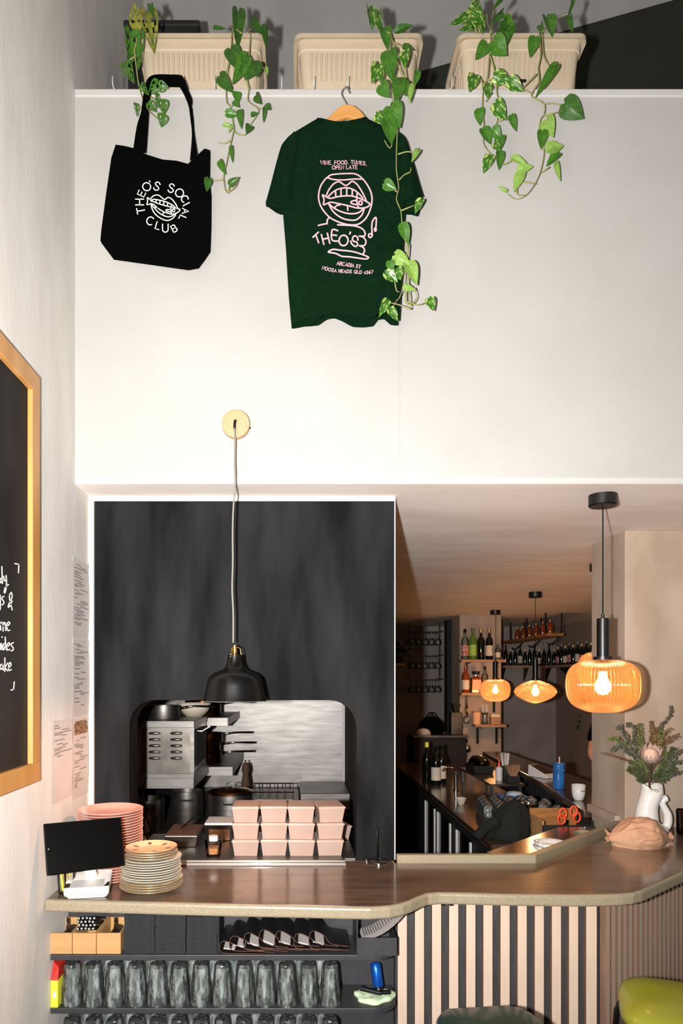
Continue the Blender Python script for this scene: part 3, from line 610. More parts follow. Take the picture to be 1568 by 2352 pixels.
plant('pothos_vine', 'variegated bushy trailing plant at the left of the slotted planter', (430, 200), 2.56,
      [[(430, 195), (432, 260), (420, 340), (410, 450), (385, 530), (380, 640), (390, 760), (385, 840), (410, 890), (440, 920)], [(425, 330), (455, 430), (465, 540), (475, 600), (470, 700), (455, 760)], [(430, 195), (440, 100), (450, 30)], [(430, 195), (410, 130), (405, 80)], [(435, 195), (480, 230), (500, 160)], [(345, 195), (330, 130)], [(365, 195), (345, 70), (340, 20)], [(368, 470), (380, 490), (385, 530)], [(410, 475), (440, 468)], [(470, 720), (540, 695)], [(500, 975), (540, 960), (570, 930)], [(400, 600), (440, 550)]],
      [(350, 0, 330, 65, 42), (340, 0, 355, 70, 50), (330, 65, 372, 175, 80), (305, 95, 200, 140, 55), (300, 75, 388, 120, 72), (330, 155, 250, 175, 42), (355, 108, 388, 185, 55), (495, 0, 450, 42, 28, 'h2'), (495, 72, 440, 130, 38, 'h2'), (505, 122, 572, 175, 65, 'h2'), (545, 165, 520, 262, 75, 'h2'), (540, 130, 470, 190, 50, 'h1'), (400, 263, 342, 348, 72), (445, 245, 522, 325, 105, 'h2'), (330, 450, 308, 535, 75), (450, 450, 542, 475, 78), (405, 502, 415, 575, 62), (535, 478, 622, 538, 72), (362, 648, 365, 738, 58), (458, 612, 518, 708, 78), (550, 688, 580, 772, 42), (380, 765, 432, 848, 64), (440, 765, 490, 815, 64), (490, 812, 470, 905, 64), (455, 848, 482, 892, 46), (425, 925, 388, 1018, 64), (480, 902, 482, 998, 54), (558, 935, 652, 975, 36, 'p')],
      Z3, ['v', 'h2', 'v'], seed=6)
plant('pothos_vine', 'looping variegated trailing plant at the right of the slotted planter', (735, 195), 2.56,
      [[(735, 190), (740, 300), (750, 350), (780, 400)], [(720, 195), (725, 320), (710, 400), (715, 480), (680, 540), (675, 575), (745, 615), (745, 680), (725, 705), (715, 790), (725, 860), (745, 900), (725, 1010), (690, 1090), (640, 1155), (580, 1180), (530, 1150)], [(735, 190), (790, 130), (850, 95), (895, 82)], [(745, 615), (800, 612), (855, 625)], [(745, 682), (855, 660)], [(625, 530), (680, 555)], [(625, 1075), (700, 1090)], [(585, 1120), (590, 1155), (640, 1155)], [(730, 1020), (780, 990)], [(700, 440), (660, 480), (620, 520)], [(735, 800), (745, 900)]],
      [(905, 8, 895, 92, 24, 'h2'), (900, 98, 910, 184, 36, 'h2'), (760, 102, 800, 200, 80, 'h2'), (728, 148, 735, 192, 38, 'h2'), (690, 226, 665, 330, 70, 'h2'), (815, 395, 698, 565, 55, 'h2'), (868, 612, 975, 702, 115, 'h1'), (760, 710, 795, 808, 90), (735, 778, 730, 875, 62, 'h2'), (760, 890, 865, 855, 78, 'p'), (832, 912, 758, 978, 58, 'h2'), (820, 968, 838, 1068, 32, 'p'), (590, 1005, 682, 985, 52, 'p'), (612, 1028, 568, 1130, 64, 'p'), (525, 1132, 475, 1105, 20, 'p')],
      Z3, ['v', 'p'], seed=8)

# ------------------------------------------------------------------ tote bag
YT = 2.445
tb = P(355, 617, YT); tote = thing('tote_bag', 'black canvas tote bag with white round print hanging on the white wall', 'bag', tb)
def tl(px, py, dy=0.0): return P(px, py, YT) - tb + Vector((0, dy, 0))
out = [(266, 334), (286, 337), (306, 342), (337, 357), (372, 368), (405, 371), (438, 380), (446, 368), (454, 358), (470, 343), (482, 347), (481, 408), (484.5, 448), (484, 520), (482, 574), (470, 592), (455, 612), (432, 616.5), (345, 604), (259.5, 592), (231, 554), (233, 531), (244, 448), (256, 365)]
me_mb = MB()
cpt = Vector((358, 480)); NR = 7; rows = []
for k in range(NR + 1):
    s_ = 1 - k / NR * .92; dd = -.004 - .020 * (1 - s_ ** 3) 
    rows.append([tl(cpt.x + (x - cpt.x) * s_, cpt.y + (y - cpt.y) * s_, dd + (.0025 * math.sin(x * .09 + k) if 0 < k else 0)) for x, y in out])
n = len(out); vs = [v for r_ in rows for v in r_] + [v + Vector((0, .016, 0)) for v in rows[0]]
fs = [(k * n + i, k * n + (i + 1) % n, (k + 1) * n + (i + 1) % n, (k + 1) * n + i) for k in range(NR) for i in range(n)] + [tuple(NR * n + i for i in range(n))]
o2 = (NR + 1) * n; fs += [(i, (i + 1) % n, o2 + (i + 1) % n, o2 + i) for i in range(n)] + [tuple(o2 + i for i in range(n))[::-1]]
obj('bag_body', MB().add(vs, fs), 'black_cloth', tote, smooth=40)
def strap(le, ri, dy):
    le, ri = smoothline([Z1(*q) for q in le], 3), smoothline([Z1(*q) for q in ri], 3); m_ = MB(); n = min(len(le), len(ri)); vs = []
    for i in range(n):
        t = i / (n - 1); q = -dy - .004 * math.sin(PI * t)
        vs += [tl(*le[i], q - .002), tl(*ri[i], q - .002), tl(*le[i], q + .003), tl(*ri[i], q + .003)]
    fs = []
    for i in range(n - 1):
        a_ = 4 * i; fs += [(a_, a_ + 1, a_ + 5, a_ + 4), (a_ + 2, a_ + 6, a_ + 7, a_ + 3), (a_, a_ + 4, a_ + 6, a_ + 2), (a_ + 1, a_ + 3, a_ + 7, a_ + 5)]
    return m_.add(vs, fs)
obj('strap', strap([(445, 1060), (470, 900), (500, 800), (515, 690), (530, 620), (550, 570), (600, 546), (700, 546), (770, 550), (800, 580), (825, 650), (852, 720), (845, 770), (855, 840), (870, 960), (888, 1080)],
                   [(533, 1075), (545, 920), (553, 790), (558, 720), (570, 660), (585, 635), (620, 626), (700, 625), (745, 626), (785, 628), (805, 670), (828, 730), (830, 770), (840, 850), (850, 960), (836, 1130)], .012), 'black_cloth', tote)
obj('strap_behind', strap([(470, 1040), (500, 860), (530, 700), (560, 580), (620, 560), (720, 560), (790, 600), (850, 760), (868, 1000), (880, 1100)], [(500, 1050), (525, 870), (550, 715), (580, 610), (630, 590), (715, 590), (770, 620), (835, 780), (852, 1010), (850, 1100)], .002), 'black_cloth', tote)
TP = zoomer(300, 410, 10.453)
def tplace(px, py): return tl(px, py, -.0300)
mb = MB(); WD = 2.3
for st in ([(510, 650), (560, 580), (640, 540), (710, 545), (770, 585), (820, 630), (870, 640), (920, 600), (980, 605), (1050, 665), (1120, 760), (1165, 860)],
           [(545, 660), (600, 640), (700, 655), (850, 690), (960, 735), (1060, 790), (1130, 860)], [(545, 668), (620, 710), (760, 760), (900, 800), (1030, 830), (1150, 862), (1215, 880), (1190, 930), (1100, 980), (1020, 990), (920, 970), (800, 920), (690, 850), (600, 770), (530, 745), (435, 768), (450, 690), (445, 600), (500, 640), (545, 690)],
           [(655, 660), (650, 700)], [(745, 680), (738, 745)], [(835, 700), (828, 775)], [(925, 725), (918, 800)], [(1015, 775), (1000, 880), (1020, 985)],
           [(1000, 880), (930, 885), (885, 890), (910, 925), (1005, 940)], arc(1065, 903, 32, 32, 0, 360, 14),
           [(530, 770), (570, 900), (650, 1010), (760, 1090), (880, 1140), (980, 1130), (1080, 1060), (1120, 990)], [(545, 770), (620, 860), (720, 960), (840, 1030), (950, 1055), (1040, 1030), (1090, 995)], [(610, 840), (640, 830), (690, 850)], [(825, 935), (820, 985)]):
    ribbon(mb, [TP(*q) for q in smoothline(st, 4)], WD, tplace)
# letters around the ring: (letter, centre x, centre y in the zoomed view, turn in degrees, height)
for ch, x, y, a_, h_ in (('T', 290, 910, -100 + 0, 180), ('H', 260, 705, -90, 190), ('E', 305, 505, -65, 170), ('O', 428, 342, -38, 195), ("'", 523, 250, -30, 100), ('S', 672, 328, 20, 195), ('S', 1012, 375, 15, 200), ('O', 1207, 490, 45, 195), ('C', 1330, 630, 55, 165), ('I', 1367, 757, 62, 165), ('A', 1350, 920, 95, 150), ('L', 1275, 1080, 113, 150),
                         ('C', 512, 1152, 18, 190), ('L', 695, 1265, 17, 170), ('U', 870, 1325, 0, 190), ('B', 1080, 1330, -28, 165)):
    an = math.radians(a_); s_ = h_ / 10.453; gw = GL[ch][0] * s_; cx_, cy_ = TP(x, y)
    lx = cx_ - (math.cos(an) * gw / 2 + math.sin(an) * s_ / 2); ly = cy_ - (math.sin(an) * gw / 2 - math.cos(an) * s_ / 2)
    glyph(mb, ch, lx, ly, s_, an, WD, tplace)
obj('print', mb, 'white_ink', tote, label='white ring lettering around a fish in a mouth')['kind'] = 'stuff'

# ------------------------------------------------------------------ T-shirt on a hanger
YH = 2.415
hp = P(797, 262, YH); hg = thing('clothes_hanger', 'varnished wooden clothes hanger with wire hook', 'hanger', hp)
hl = lambda px, py, dy=0: P(px, py, YH) - hp + Vector((0, dy, 0))
top = [(655, 330), (690, 305), (738, 287), (765, 262), (778, 249), (795, 243), (812, 246), (828, 258), (845, 280), (885, 300), (925, 325)]
bot = [(925, 340), (885, 318), (842, 297), (815, 277), (797, 271), (778, 278), (752, 292), (690, 322), (655, 345)]
obj('shoulder_bar', MB().prism([hl(*q, -.008) for q in top + bot], (0, .016, 0)), 'hanger', hg, bevel=.003)
obj('wire_hook', MB().tube(smoothline([hl(795, 246), hl(794, 236), hl(788, 226), hl(784, 214), hl(789, 204), hl(797, 199), hl(800, 205, .004), hl(803, 212, .004)], 4), .0019, 6), 'chrome', hg, smooth=1)
tsr = P(795, 750, YH); ts = thing('t_shirt', 'bottle green T-shirt with pink back print on a hanger', 't-shirt', tsr)
def interp(tab, y):
    if y <= tab[0][0]: return tab[0][1]
    for (y0, a0), (y1, a1) in zip(tab, tab[1:]):
        if y <= y1: return a0 + (a1 - a0) * (y - y0) / (y1 - y0)
    return tab[-1][1]
LE = [(283, 727), (292, 710), (308, 683), (322, 667), (335, 660), (360, 656), (420, 655), (494, 650), (564, 656), (680, 663), (760, 670)]
RE = [(280, 838), (287, 853), (292, 865), (304, 892), (318, 912), (335, 926), (380, 931), (481, 930), (517, 927), (680, 918), (760, 914)]
HEM = [(670, 753), (684, 748), (699, 743), (733, 741), (749, 730), (760, 727), (772, 726), (789, 731), (812, 741), (839, 743), (858, 741), (864, 733), (867, 727), (882, 726), (890, 733), (898, 741), (915, 743)]
TOPL = [(650, 345), (683, 308), (710, 292), (727, 284), (745, 292), (770, 296), (800, 294), (825, 288), (838, 279), (865, 291), (892, 304), (915, 318), (930, 332)]
def fold(px, py):
    t = max(0, min(1, (py - 300) / 450)); g = .010 * math.sin((px - 795) * .055 + .4) * t * t + .012 * math.exp(-((px - 862) / 14) ** 2) * t + .006 * math.sin((px + py) * .021) * (.3 + t)
    g += .010 * math.exp(-((px - 690 - 40 * (1 - t)) / 12) ** 2) * max(0, 1 - abs(py - 430) / 160)
    e = min(1, max(0, min(px - interp(LE, py), interp(RE, py) - px) / 40)); return -.016 - .014 * e ** .5 - g * .8
def tsp(px, py, back=False):
    d = fold(px, py); return P(px, py, YH) - tsr + Vector((0, (-d * .7 if back else d), 0))
def torso(back):
    def fn(u, v):
        # u across, v downwards
        xt = interp(LE, 340) + u * (interp(RE, 340) - interp(LE, 340)); xb = 670 + u * 245
        y0 = interp(TOPL, xt) + (14 if back and 727 < xt < 838 else 0); y1 = interp(HEM, xb); y = y0 + v * (y1 - y0)
        x = interp(LE, y) + u * (interp(RE, y) - interp(LE, y))
        if v < .12:
            k_ = v / .12; x = xt * (1 - k_) + x * k_
        return tsp(x, y, back)
    return fn
mb = MB(); mb.grid(torso(False), 48, 56); mb.grid(torso(True), 48, 56)
bm = bmesh.new(); 
body_o = obj('shirt_body', mb, 'green_cloth', ts, smooth=1)
def sleeve(tl_, tr_, bl_, br_, bulge):
    def mk(back):
        def fn(u, v):
            A = Vector(tl_[0]).lerp(Vector(tl_[1]), v) if isinstance(tl_[0], tuple) else None
            ln_ = smoothline(tl_, 6); rn_ = smoothline(tr_, 6)
            a_ = ln_[min(len(ln_) - 1, int(round(v * (len(ln_) - 1))))]; b2 = rn_[min(len(rn_) - 1, int(round(v * (len(rn_) - 1))))]
            q = a_.lerp(b2, u); d = bulge * math.sin(PI * u) ** .6 + .004 * math.sin(u * 9 + v * 4)
            return P(q.x, q.y, YH) - tsr + Vector((0, (d if back else -.016 - d), 0))
        return fn
    m_ = MB(); m_.grid(mk(False), 12, 18); m_.grid(mk(True), 12, 18); return m_
obj('sleeve', sleeve([(672, 318), (655, 332), (645, 348), (634, 385), (622, 430), (610, 472)], [(690, 325), (688, 350), (684, 385), (681, 420), (679, 455), (681, 494)], None, None, .02), 'green_cloth', ts, smooth=1)
obj('sleeve', sleeve([(898, 322), (905, 345), (908, 385), (910, 420), (914, 450), (920, 472)], [(916, 319), (932, 332), (945, 371), (955, 405), (963, 435), (970, 461)], None, None, .016), 'green_cloth', ts, smooth=1)
obj('sleeve_hem', MB().prism([P(q[0], q[1], YH) - tsr + Vector((0, -.012, 0)) for q in ((918, 450), (940, 447), (969, 458), (960, 494), (945, 490), (930, 489))], (0, .022, 0)), 'green_cloth', ts, bevel=.003)
obj('sleeve_hem', MB().prism([P(q[0], q[1], YH) - tsr + Vector((0, -.014, 0)) for q in ((612, 462), (635, 466), (656, 470), (654, 479), (632, 477), (610, 472))], (0, .022, 0)), 'green_cloth', ts, bevel=.003)
mb = MB(); ribbon(mb, smoothline([(729, 287), (745, 294), (770, 299), (800, 297), (825, 291), (837, 283)], 4), 7, lambda x, y: tsp(x, y) + Vector((0, -.003, 0)))
obj('collar_rib', mb, 'green_cloth', ts, smooth=1)
SP = zoomer(700, 370, 8.11)
splace = lambda px, py: tsp(px, py) + Vector((0, -.0022, 0))
mb = MB(); WP = 3.3
textline(mb, 'WINE. FOOD. TUNES.', 735, 392.5, 839, 392.5, 8.4, 1.5, splace, lambda t: 4.5 * max(0, t - .7) / .3)
textline(mb, 'OPEN LATE', 761.5, 403.5, 818, 404.5, 8.4, 1.5, splace)
textline(mb, 'ARCADIA ST', 772, 618, 825, 629.5, 7.8, 1.45, splace)
textline(mb, 'NOOSA HEADS QLD 4567', 739, 629.5, 853, 644, 7.4, 1.4, splace, lambda t: 1.5 * math.sin(PI * t) - 3 * max(0, t - .8) / .2)
for st, cl in (([(410, 420), (480, 375), (600, 362), (740, 360), (880, 365), (960, 390), (1040, 450), (1130, 560), (1200, 690), (1228, 820), (1215, 960), (1150, 1130), (1060, 1240), (960, 1300), (840, 1310), (720, 1290), (580, 1240), (440, 1160), (320, 1020), (260, 880), (250, 740), (290, 580), (360, 470)], True),
               ([(410, 425), (520, 462), (700, 480), (880, 470), (1030, 472)], False),
               ([(395, 755), (430, 670), (500, 570), (580, 515), (640, 515), (700, 560), (750, 585), (800, 560), (850, 515), (900, 525), (970, 590), (1040, 700), (1090, 790), (1120, 865)], False),
               ([(430, 780), (500, 710), (590, 655), (700, 630), (800, 635), (900, 675), (980, 735), (1060, 820)], False),
               ([(320, 750), (370, 775), (420, 805), (480, 815), (600, 790), (730, 780), (850, 785), (960, 815), (1060, 850), (1150, 895), (1190, 930), (1140, 980), (1060, 1000), (960, 1005), (870, 985), (780, 960), (640, 925), (480, 890), (420, 905), (340, 935), (350, 840)], True),
               ([(560, 690), (565, 775)], False), ([(660, 655), (660, 770)], False), ([(765, 640), (765, 770)], False), ([(868, 665), (865, 775)], False), ([(955, 730), (950, 830), (955, 920), (985, 1000)], False),
               ([(950, 865), (880, 875), (840, 900), (870, 930), (960, 945)], False), (arc(1018, 910, 30, 36, 0, 360, 12), False),
               ([(440, 930), (500, 1040), (590, 1130), (700, 1195), (830, 1225), (940, 1215), (1040, 1130), (1085, 1020)], False), ([(440, 920), (520, 990), (640, 1060), (790, 1105), (920, 1105), (1010, 1070), (1060, 1015)], False), ([(540, 1000), (580, 955), (640, 945)], False), ([(780, 975), (785, 1045)], False),
               ([(445, 1175), (410, 1215), (405, 1280)], False), ([(405, 1285), (330, 1300), (245, 1325)], False),
               ([(600, 1305), (760, 1315), (920, 1330), (1040, 1365), (1100, 1430), (1090, 1500), (1000, 1505)], False), ([(1000, 1505), (1080, 1530), (1120, 1600), (1090, 1670), (1000, 1680)], False), ([(1000, 1680), (1070, 1710), (1095, 1770), (1070, 1825)], False),
               ([(440, 1775), (520, 1740), (640, 1755), (860, 1785), (1040, 1835), (1165, 1885), (1120, 1920), (960, 1905), (800, 1880), (680, 1865), (560, 1810), (440, 1795)], True),
               ([(1235, 1490), (1232, 1260), (1305, 1170), (1300, 1380)], False), (arc(1200, 1490, 32, 34, 0, 360, 12), False), (arc(1292, 1385, 14, 30, 0, 360, 10), False),
               ([(145, 1550), (245, 1450)], False), ([(195, 1500), (250, 1640)], False), ([(300, 1490), (345, 1660)], False), ([(410, 1460), (455, 1635)], False), ([(325, 1570), (430, 1545)], False),
               ([(600, 1410), (500, 1395), (495, 1570), (600, 1595)], False), ([(500, 1485), (580, 1495)], False), (arc(708, 1585, 82, 92, 0, 360, 20), False), ([(832, 1440), (822, 1470)], False),
               ([(970, 1580), (965, 1530), (910, 1505), (870, 1550), (890, 1600), (950, 1620), (965, 1665), (925, 1695), (860, 1650), (840, 1600)], False)):
    ribbon(mb, [SP(*q) for q in smoothline(st, 5, cl)], WP, splace, cl)
obj('print', mb, 'pink_ink', ts, label='pink line drawing of a mouth and fish with lettering')['kind'] = 'stuff'

# ------------------------------------------------------------------ wall-hung black pendant
dc = P(541, 972, YB - .03); wl = thing('wall_pendant_lamp', 'black dome pendant lamp hung from a round wooden wall plate', 'lamp', (dc.x, YB, dc.z))
disc = obj('wall_plate', MB().lathe([(0, 0), (.0475, 0), (.05, .003), (.05, .028), (.048, .03), (0, .03)], 40), 'birch', wl, smooth=30, loc=(0, -.0003, 0)); disc.rotation_euler = (PI / 2, 0, 0)
obj('screw', MB().lathe([(0, 0), (.003, 0), (.003, .003), (0, .003)], 8), 'black_metal', disc, loc=(.05, -.012, .015))
YL = 2.425; k_ = YL / F; sh = P(539, 1610, YL) - Vector((dc.x, YB, dc.z))
cordp = [P(541, 968, YB - .03), P(540, 966, YL + .004), P(538.5, 972, YL), P(538, 984, YL)]; base_ = Vector((dc.x, YB, dc.z))
obj('cord_sleeve', MB().tube(smoothline([p - base_ for p in cordp], 4), .0045, 8), 'black_metal', wl, smooth=1)
obj('cord', MB().tube(smoothline([P(x, y, YL) - base_ for x, y in ((538, 984), (539.5, 1010), (539, 1060), (540, 1110), (537, 1150), (535, 1180), (534, 1230), (534.5, 1290), (533, 1350), (535.5, 1410), (535.5, 1476))], 4), .0032, 8), 'cord', wl, smooth=1, label='black and white braided textile cord')
prof = [(16, 1504), (16.3, 1508), (17.5, 1520), (21, 1531), (28, 1538), (49, 1546), (57.5, 1553.5), (62, 1561), (65, 1575), (68, 1590), (72, 1606), (73.5, 1610)]
pr = [(r * k_, (1610 - y) * k_) for r, y in prof]
shd = obj('shade', MB().shell(pr[::-1] + [(0.001, pr[0][1])], 40), 'black_shade', wl, smooth=40, loc=sh)
obj('shade_lining', MB().shell([(max(.001, r - .002), z - .0005) for r, z in pr[::-1]], 40), 'inner_white', shd, smooth=1)
cap = obj('lamp_holder', MB().lathe([(0, .0), (.0072, 0), (.0082, .002), (.0082, .024), (.0062, .026), (.0062, .035), (.003, .036), (0, .036)], 16), 'brass', wl, smooth=30, loc=sh + Vector((0, 0, pr[0][1] - .001)))
zt = pr[0][1]
for a_ in (0, 120, 240):
    c_, s_ = math.cos(math.radians(a_)), math.sin(math.radians(a_)); ph = [(.006, .026), (.014, .026), (.0195, .021), (.0215, .004), (.0245, -.001), (.022, -.004), (.0265, -.009)]
    obj('bracket_arm', MB().tube([sh + Vector((r * c_, r * s_, zt + z)) for r, z in ph], .0016, 6), 'brass', wl, smooth=1)
obj('bulb', MB().lathe([(0, 0), (.014, .003), (.026, .014), (.03, .03), (.026, .046), (.014, .062), (.013, .085), (0, .085)], 20), 'bulb_soft', wl, smooth=1, loc=sh + Vector((0, 0, .035)))
pl = bpy.data.lights.new('pendant_bulb_light', 'POINT'); pl.energy = 8.5; pl.color = (1, .52, .30); pl.shadow_soft_size = .03
plo = bpy.data.objects.new('pendant_bulb_light', pl); COL.objects.link(plo); plo.parent = wl; plo.location = sh + Vector((0, 0, .012))
pl.use_shadow = True

# ------------------------------------------------------------------ plates and till on the counter
def plate_mesh(r, m_, h=.013):
    pr = [(0, .0), (r * .55, 0), (r * .58, .002), (r * .98, h - .003), (r, h - .001), (r * .985, h), (r * .62, .0055), (r * .55, .004), (0, .004)]
    return mesh('plate', MB().lathe(pr, 40), m_, 35)
pc = onz(253, 2018, ZC); pm_ = plate_mesh(.1125, 'pink_plate', .017)
for k in range(26):
    o = obj('pink_plate', pm_, None, None, loc=(pc.x + random.uniform(-.0015, .0015), pc.y + random.uniform(-.0015, .0015), ZC + .0005 + .0092 * k))
    top_ = k == 25
    tag(o, 'top pink glazed plate of the tall stack by the wall' if top_ else 'pink glazed plate, %s from the top of the tall stack by the wall' % nth(25 - k), 'plate', 'tall stack of pink plates')
wc = onz(344, 2042, ZC) + Vector((.007, -.008, 0)); z = ZC + .0005
gm = {r: mesh('gilt_rim', MB().shell([(r * .985, .0125), (r * 1.002, .0118), (r * 1.0035, .0132), (r * .985, .0134)], 40), 'gold', 1) for r in (.104, .085)}
sizes = [(.075, 'cream_plate', 0, 1)] + [(.104, 'cream_plate', 1, 1)] * 4 + [(.099, 'cream_plate', 0, 0)] * 9 + [(.085, 'cream_plate', 1, 2)] * 3 + [(.085, 'peach_plate', 1, 3)]
pms = {}
for k, (r, m_, gilt, g) in enumerate(sizes):
    r2 = r if gilt else r - .0012 * (k % 3)
    pmx = pms.setdefault((round(r2, 4), m_), plate_mesh(r2, m_))
    t = thing('side_plate', {0: 'plain cream plate in the middle of the mixed plate stack', 1: 'wide gilt-rimmed cream plate at the foot of the mixed plate stack', 2: 'small gilt-rimmed cream plate near the top of the mixed plate stack', 3: 'peach floral gilt-rimmed plate topping the mixed plate stack'}[g], 'plate', (wc.x + random.uniform(-.002, .002), wc.y + random.uniform(-.002, .002), z), random.uniform(0, 6), 'mixed cream plate stack')
    if 5 <= k < 14: t['label'] = 'plain cream plate, %s of its kind from the top of the mixed stack' % nth(13 - k)
    if 1 <= k < 5: t['label'] = 'wide gilt-rimmed cream plate, %s of its kind from the foot of the mixed stack' % nth(k - 1)
    if 14 <= k < 17: t['label'] = 'small gilt-rimmed cream plate, %s under the peach floral plate' % nth(16 - k)
    if k == 0: t['label'] = 'small cream plate right at the bottom of the mixed plate stack'
    obj('dish', pmx, None, t)
    if gilt: obj('gilt_rim', gm[r], None, t)
    if g == 3:
        for j, a_ in enumerate((.3, 1.3, 2.2, 3.5, 4.6, 5.6)):
            fo = obj('painted_flower', MB().lathe([(.0, .0), (.012, 0)], 7, sx=1, sy=.55), 'floral', t, loc=(.056 * math.cos(a_), .056 * math.sin(a_), .0085)); fo.rotation_euler = (0, -.12, a_)
    z += .0078
def quad_slab(c, th):
    c = [Vector(q) for q in c]; nn = (c[1] - c[0]).cross(c[3] - c[0]).normalized(); return MB().prism(c, nn * th)
tq = [P(99, 1892, 2.13), P(278, 1876, 2.235), P(288, 1988, 2.185), P(107, 2012, 2.085)]
rt = Vector((-.672, 2.235, ZC)); till = thing('tablet_till', 'black tablet till on a white angled stand', 'tablet', rt)
q = [p - rt for p in tq]; nn = (q[1] - q[0]).cross(q[3] - q[0]).normalized(); nn = nn if nn.y > 0 else -nn
ins = [q[i].lerp(q[(i + 2) % 4], .004) + nn * .0 for i in range(4)]
obj('tablet', MB().prism(q, nn * .008), 'screen', till, bevel=.006, seg=4)
cpos = q[0].lerp(q[3], .5).lerp(q[1].lerp(q[2], .5), .045) - nn * .0004
ledo = obj('camera_dot', MB().lathe([(0, 0), (.0016, 0), (.0016, .0008), (0, .0008)], 8), 'white_plastic', till, loc=cpos); ledo.rotation_euler = (PI / 2, 0, 0)
obj('arm', MB().tube([q[2].lerp(q[3], .5) + nn * .02 + Vector((0, 0, .03)), Vector((0.0, .015, .05)), Vector((0, .01, .02))], [.016, .02, .024], 10), 'white_plastic', till, smooth=1)
ca = .17
def rz_(p, a_): return (p[0] * math.cos(a_) - p[1] * math.sin(a_), p[0] * math.sin(a_) + p[1] * math.cos(a_), p[2])
base = MB().taper((-.062, .05, -.055, .05), (-.07, .06, -.055, .06), 0, .008); base.v = [rz_(v, ca) for v in base.v]
obj('foot', base, 'white_plastic', till, bevel=.004)
wed = MB().add([(-.075, -.062, .008), (.062, -.062, .008), (.062, .06, .008), (-.075, .06, .008), (-.078, -.066, .034), (.065, -.066, .036), (.065, .06, .062), (-.078, .06, .06)], [(0, 3, 2, 1), (4, 5, 6, 7), (0, 1, 5, 4), (1, 2, 6, 5), (2, 3, 7, 6), (3, 0, 4, 7)])
wed.v = [rz_(v, ca) for v in wed.v]
dock = obj('dock', wed, 'white_plastic', till, bevel=.007, seg=3)
gp = MB().add([(-.058, -.058, .0372), (.046, -.058, .0382), (.046, -.01, .0475), (-.058, -.01, .0467)], [(0, 1, 2, 3)]); gp.v = [rz_(v, ca) for v in gp.v]
obj('grey_pad', gp, 'grey_plastic', dock)
for x0 in (-.076, .046):
    gp = MB().add([(x0, -.058, .0374), (x0 + .017, -.058, .0385), (x0 + .017, -.03, .0437), (x0, -.03, .0427)], [(0, 1, 2, 3)]); gp.v = [rz_(v, ca) for v in gp.v]
    obj('contact_pad', gp, 'black', dock)
def tumbler_mesh(r0, r1, h, m_, n=20, th=.0022):
    return mesh('tumbler', MB().lathe([(0, 0), (r0 * .9, 0), (r0, .004), (r1, h), (r1 - th, h), (r0 - th, .012), (0, .010)], n), m_, 30)
pg = Vector((-.752, 2.235, ZC)); t = thing('pencil_glass', 'clear glass holding yellow pencils behind the tablet', 'glass', pg)
obj('tumbler', tumbler_mesh(.026, .031, .085, 'glass'), None, t)
for j in range(5):
    a_ = j * 1.3; obj('pencil', MB().tube([(.012 * math.cos(a_), .012 * math.sin(a_), .012), (.022 * math.cos(a_), .022 * math.sin(a_), .10)], .0034, 6), 'yellow' if j % 2 else 'pine', t)
jg = onz(318, 1998, ZC); t = thing('toothpick_glass', 'small ribbed glass of brown sticks between the two plate stacks', 'glass', jg)
obj('tumbler', mesh('tumbler', MB().lathe([(0, 0), (.026, 0), (.03, .004), (.034, .09), (.032, .09), (.027, .01), (0, .009)], 32, flute=.03, nf=16), 'amber_drink', 1), None, t)
for j in range(9):
    a_ = j * .7; obj('stick', MB().tube([(.012 * math.cos(a_), .012 * math.sin(a_), .011), (.026 * math.cos(a_), .026 * math.sin(a_), .112 + .008 * (j % 3))], .0022, 5), 'leather_edge' if j % 2 else 'oak', t)
# bill spike
bs = onz(866, 1982, ZC); t = thing('bill_spike', 'black wire bill spike with ring base on the counter', 'bill spike', (bs.x, 2.598, ZC))
ring = [(.038 * math.cos(2 * PI * i / 28), .038 * math.sin(2 * PI * i / 28), .008) for i in range(28)]
obj('ring_base', MB().tube(ring, .0028, 8, True), 'black_metal', t, smooth=1)
obj('spoke_bar', MB().tube([(-.038, 0, .008), (.038, 0, .008)], .0022, 6), 'black_metal', t); obj('spoke_bar', MB().tube([(0, -.038, .008), (0, .038, .008)], .0022, 6), 'black_metal', t)
obj('spike', MB().tube([(0, 0, .008), (0, 0, .11), (0, 0, .138)], [.0024, .0022, .0004], 8), 'black_metal', t, smooth=1)
for a_ in (-90, 25, 155):
    obj('rubber_foot', MB().lathe([(0, 0), (.0035, 0), (.0035, .008), (0, .009)], 8), 'white_plastic', t, loc=(.041 * math.cos(math.radians(a_)), .041 * math.sin(math.radians(a_)), 0))

# ------------------------------------------------------------------ kitchen seen through the hatch
ps = thing('serving_pass', 'stainless steel serving pass in the hatch opening', 'pass shelf', (-.13, 2.9, ZC))
x0, x1 = -.452 + .13, .186 + .13
obj('tray_sheet', MB().box(x0, x1, 2.565 - 2.9, YP - 2.9, .0006, .005).box(hx0 + .134, hx1 + .126, YP - 2.9 + .0005, .17, -.01, .005), 'steel', ps)
for yy in (2.562, 2.60): obj('front_bead', MB().tube([(x0, yy - 2.9, .0052), (x1, yy - 2.9, .0052)], .006, 8), 'rail', ps, smooth=1)

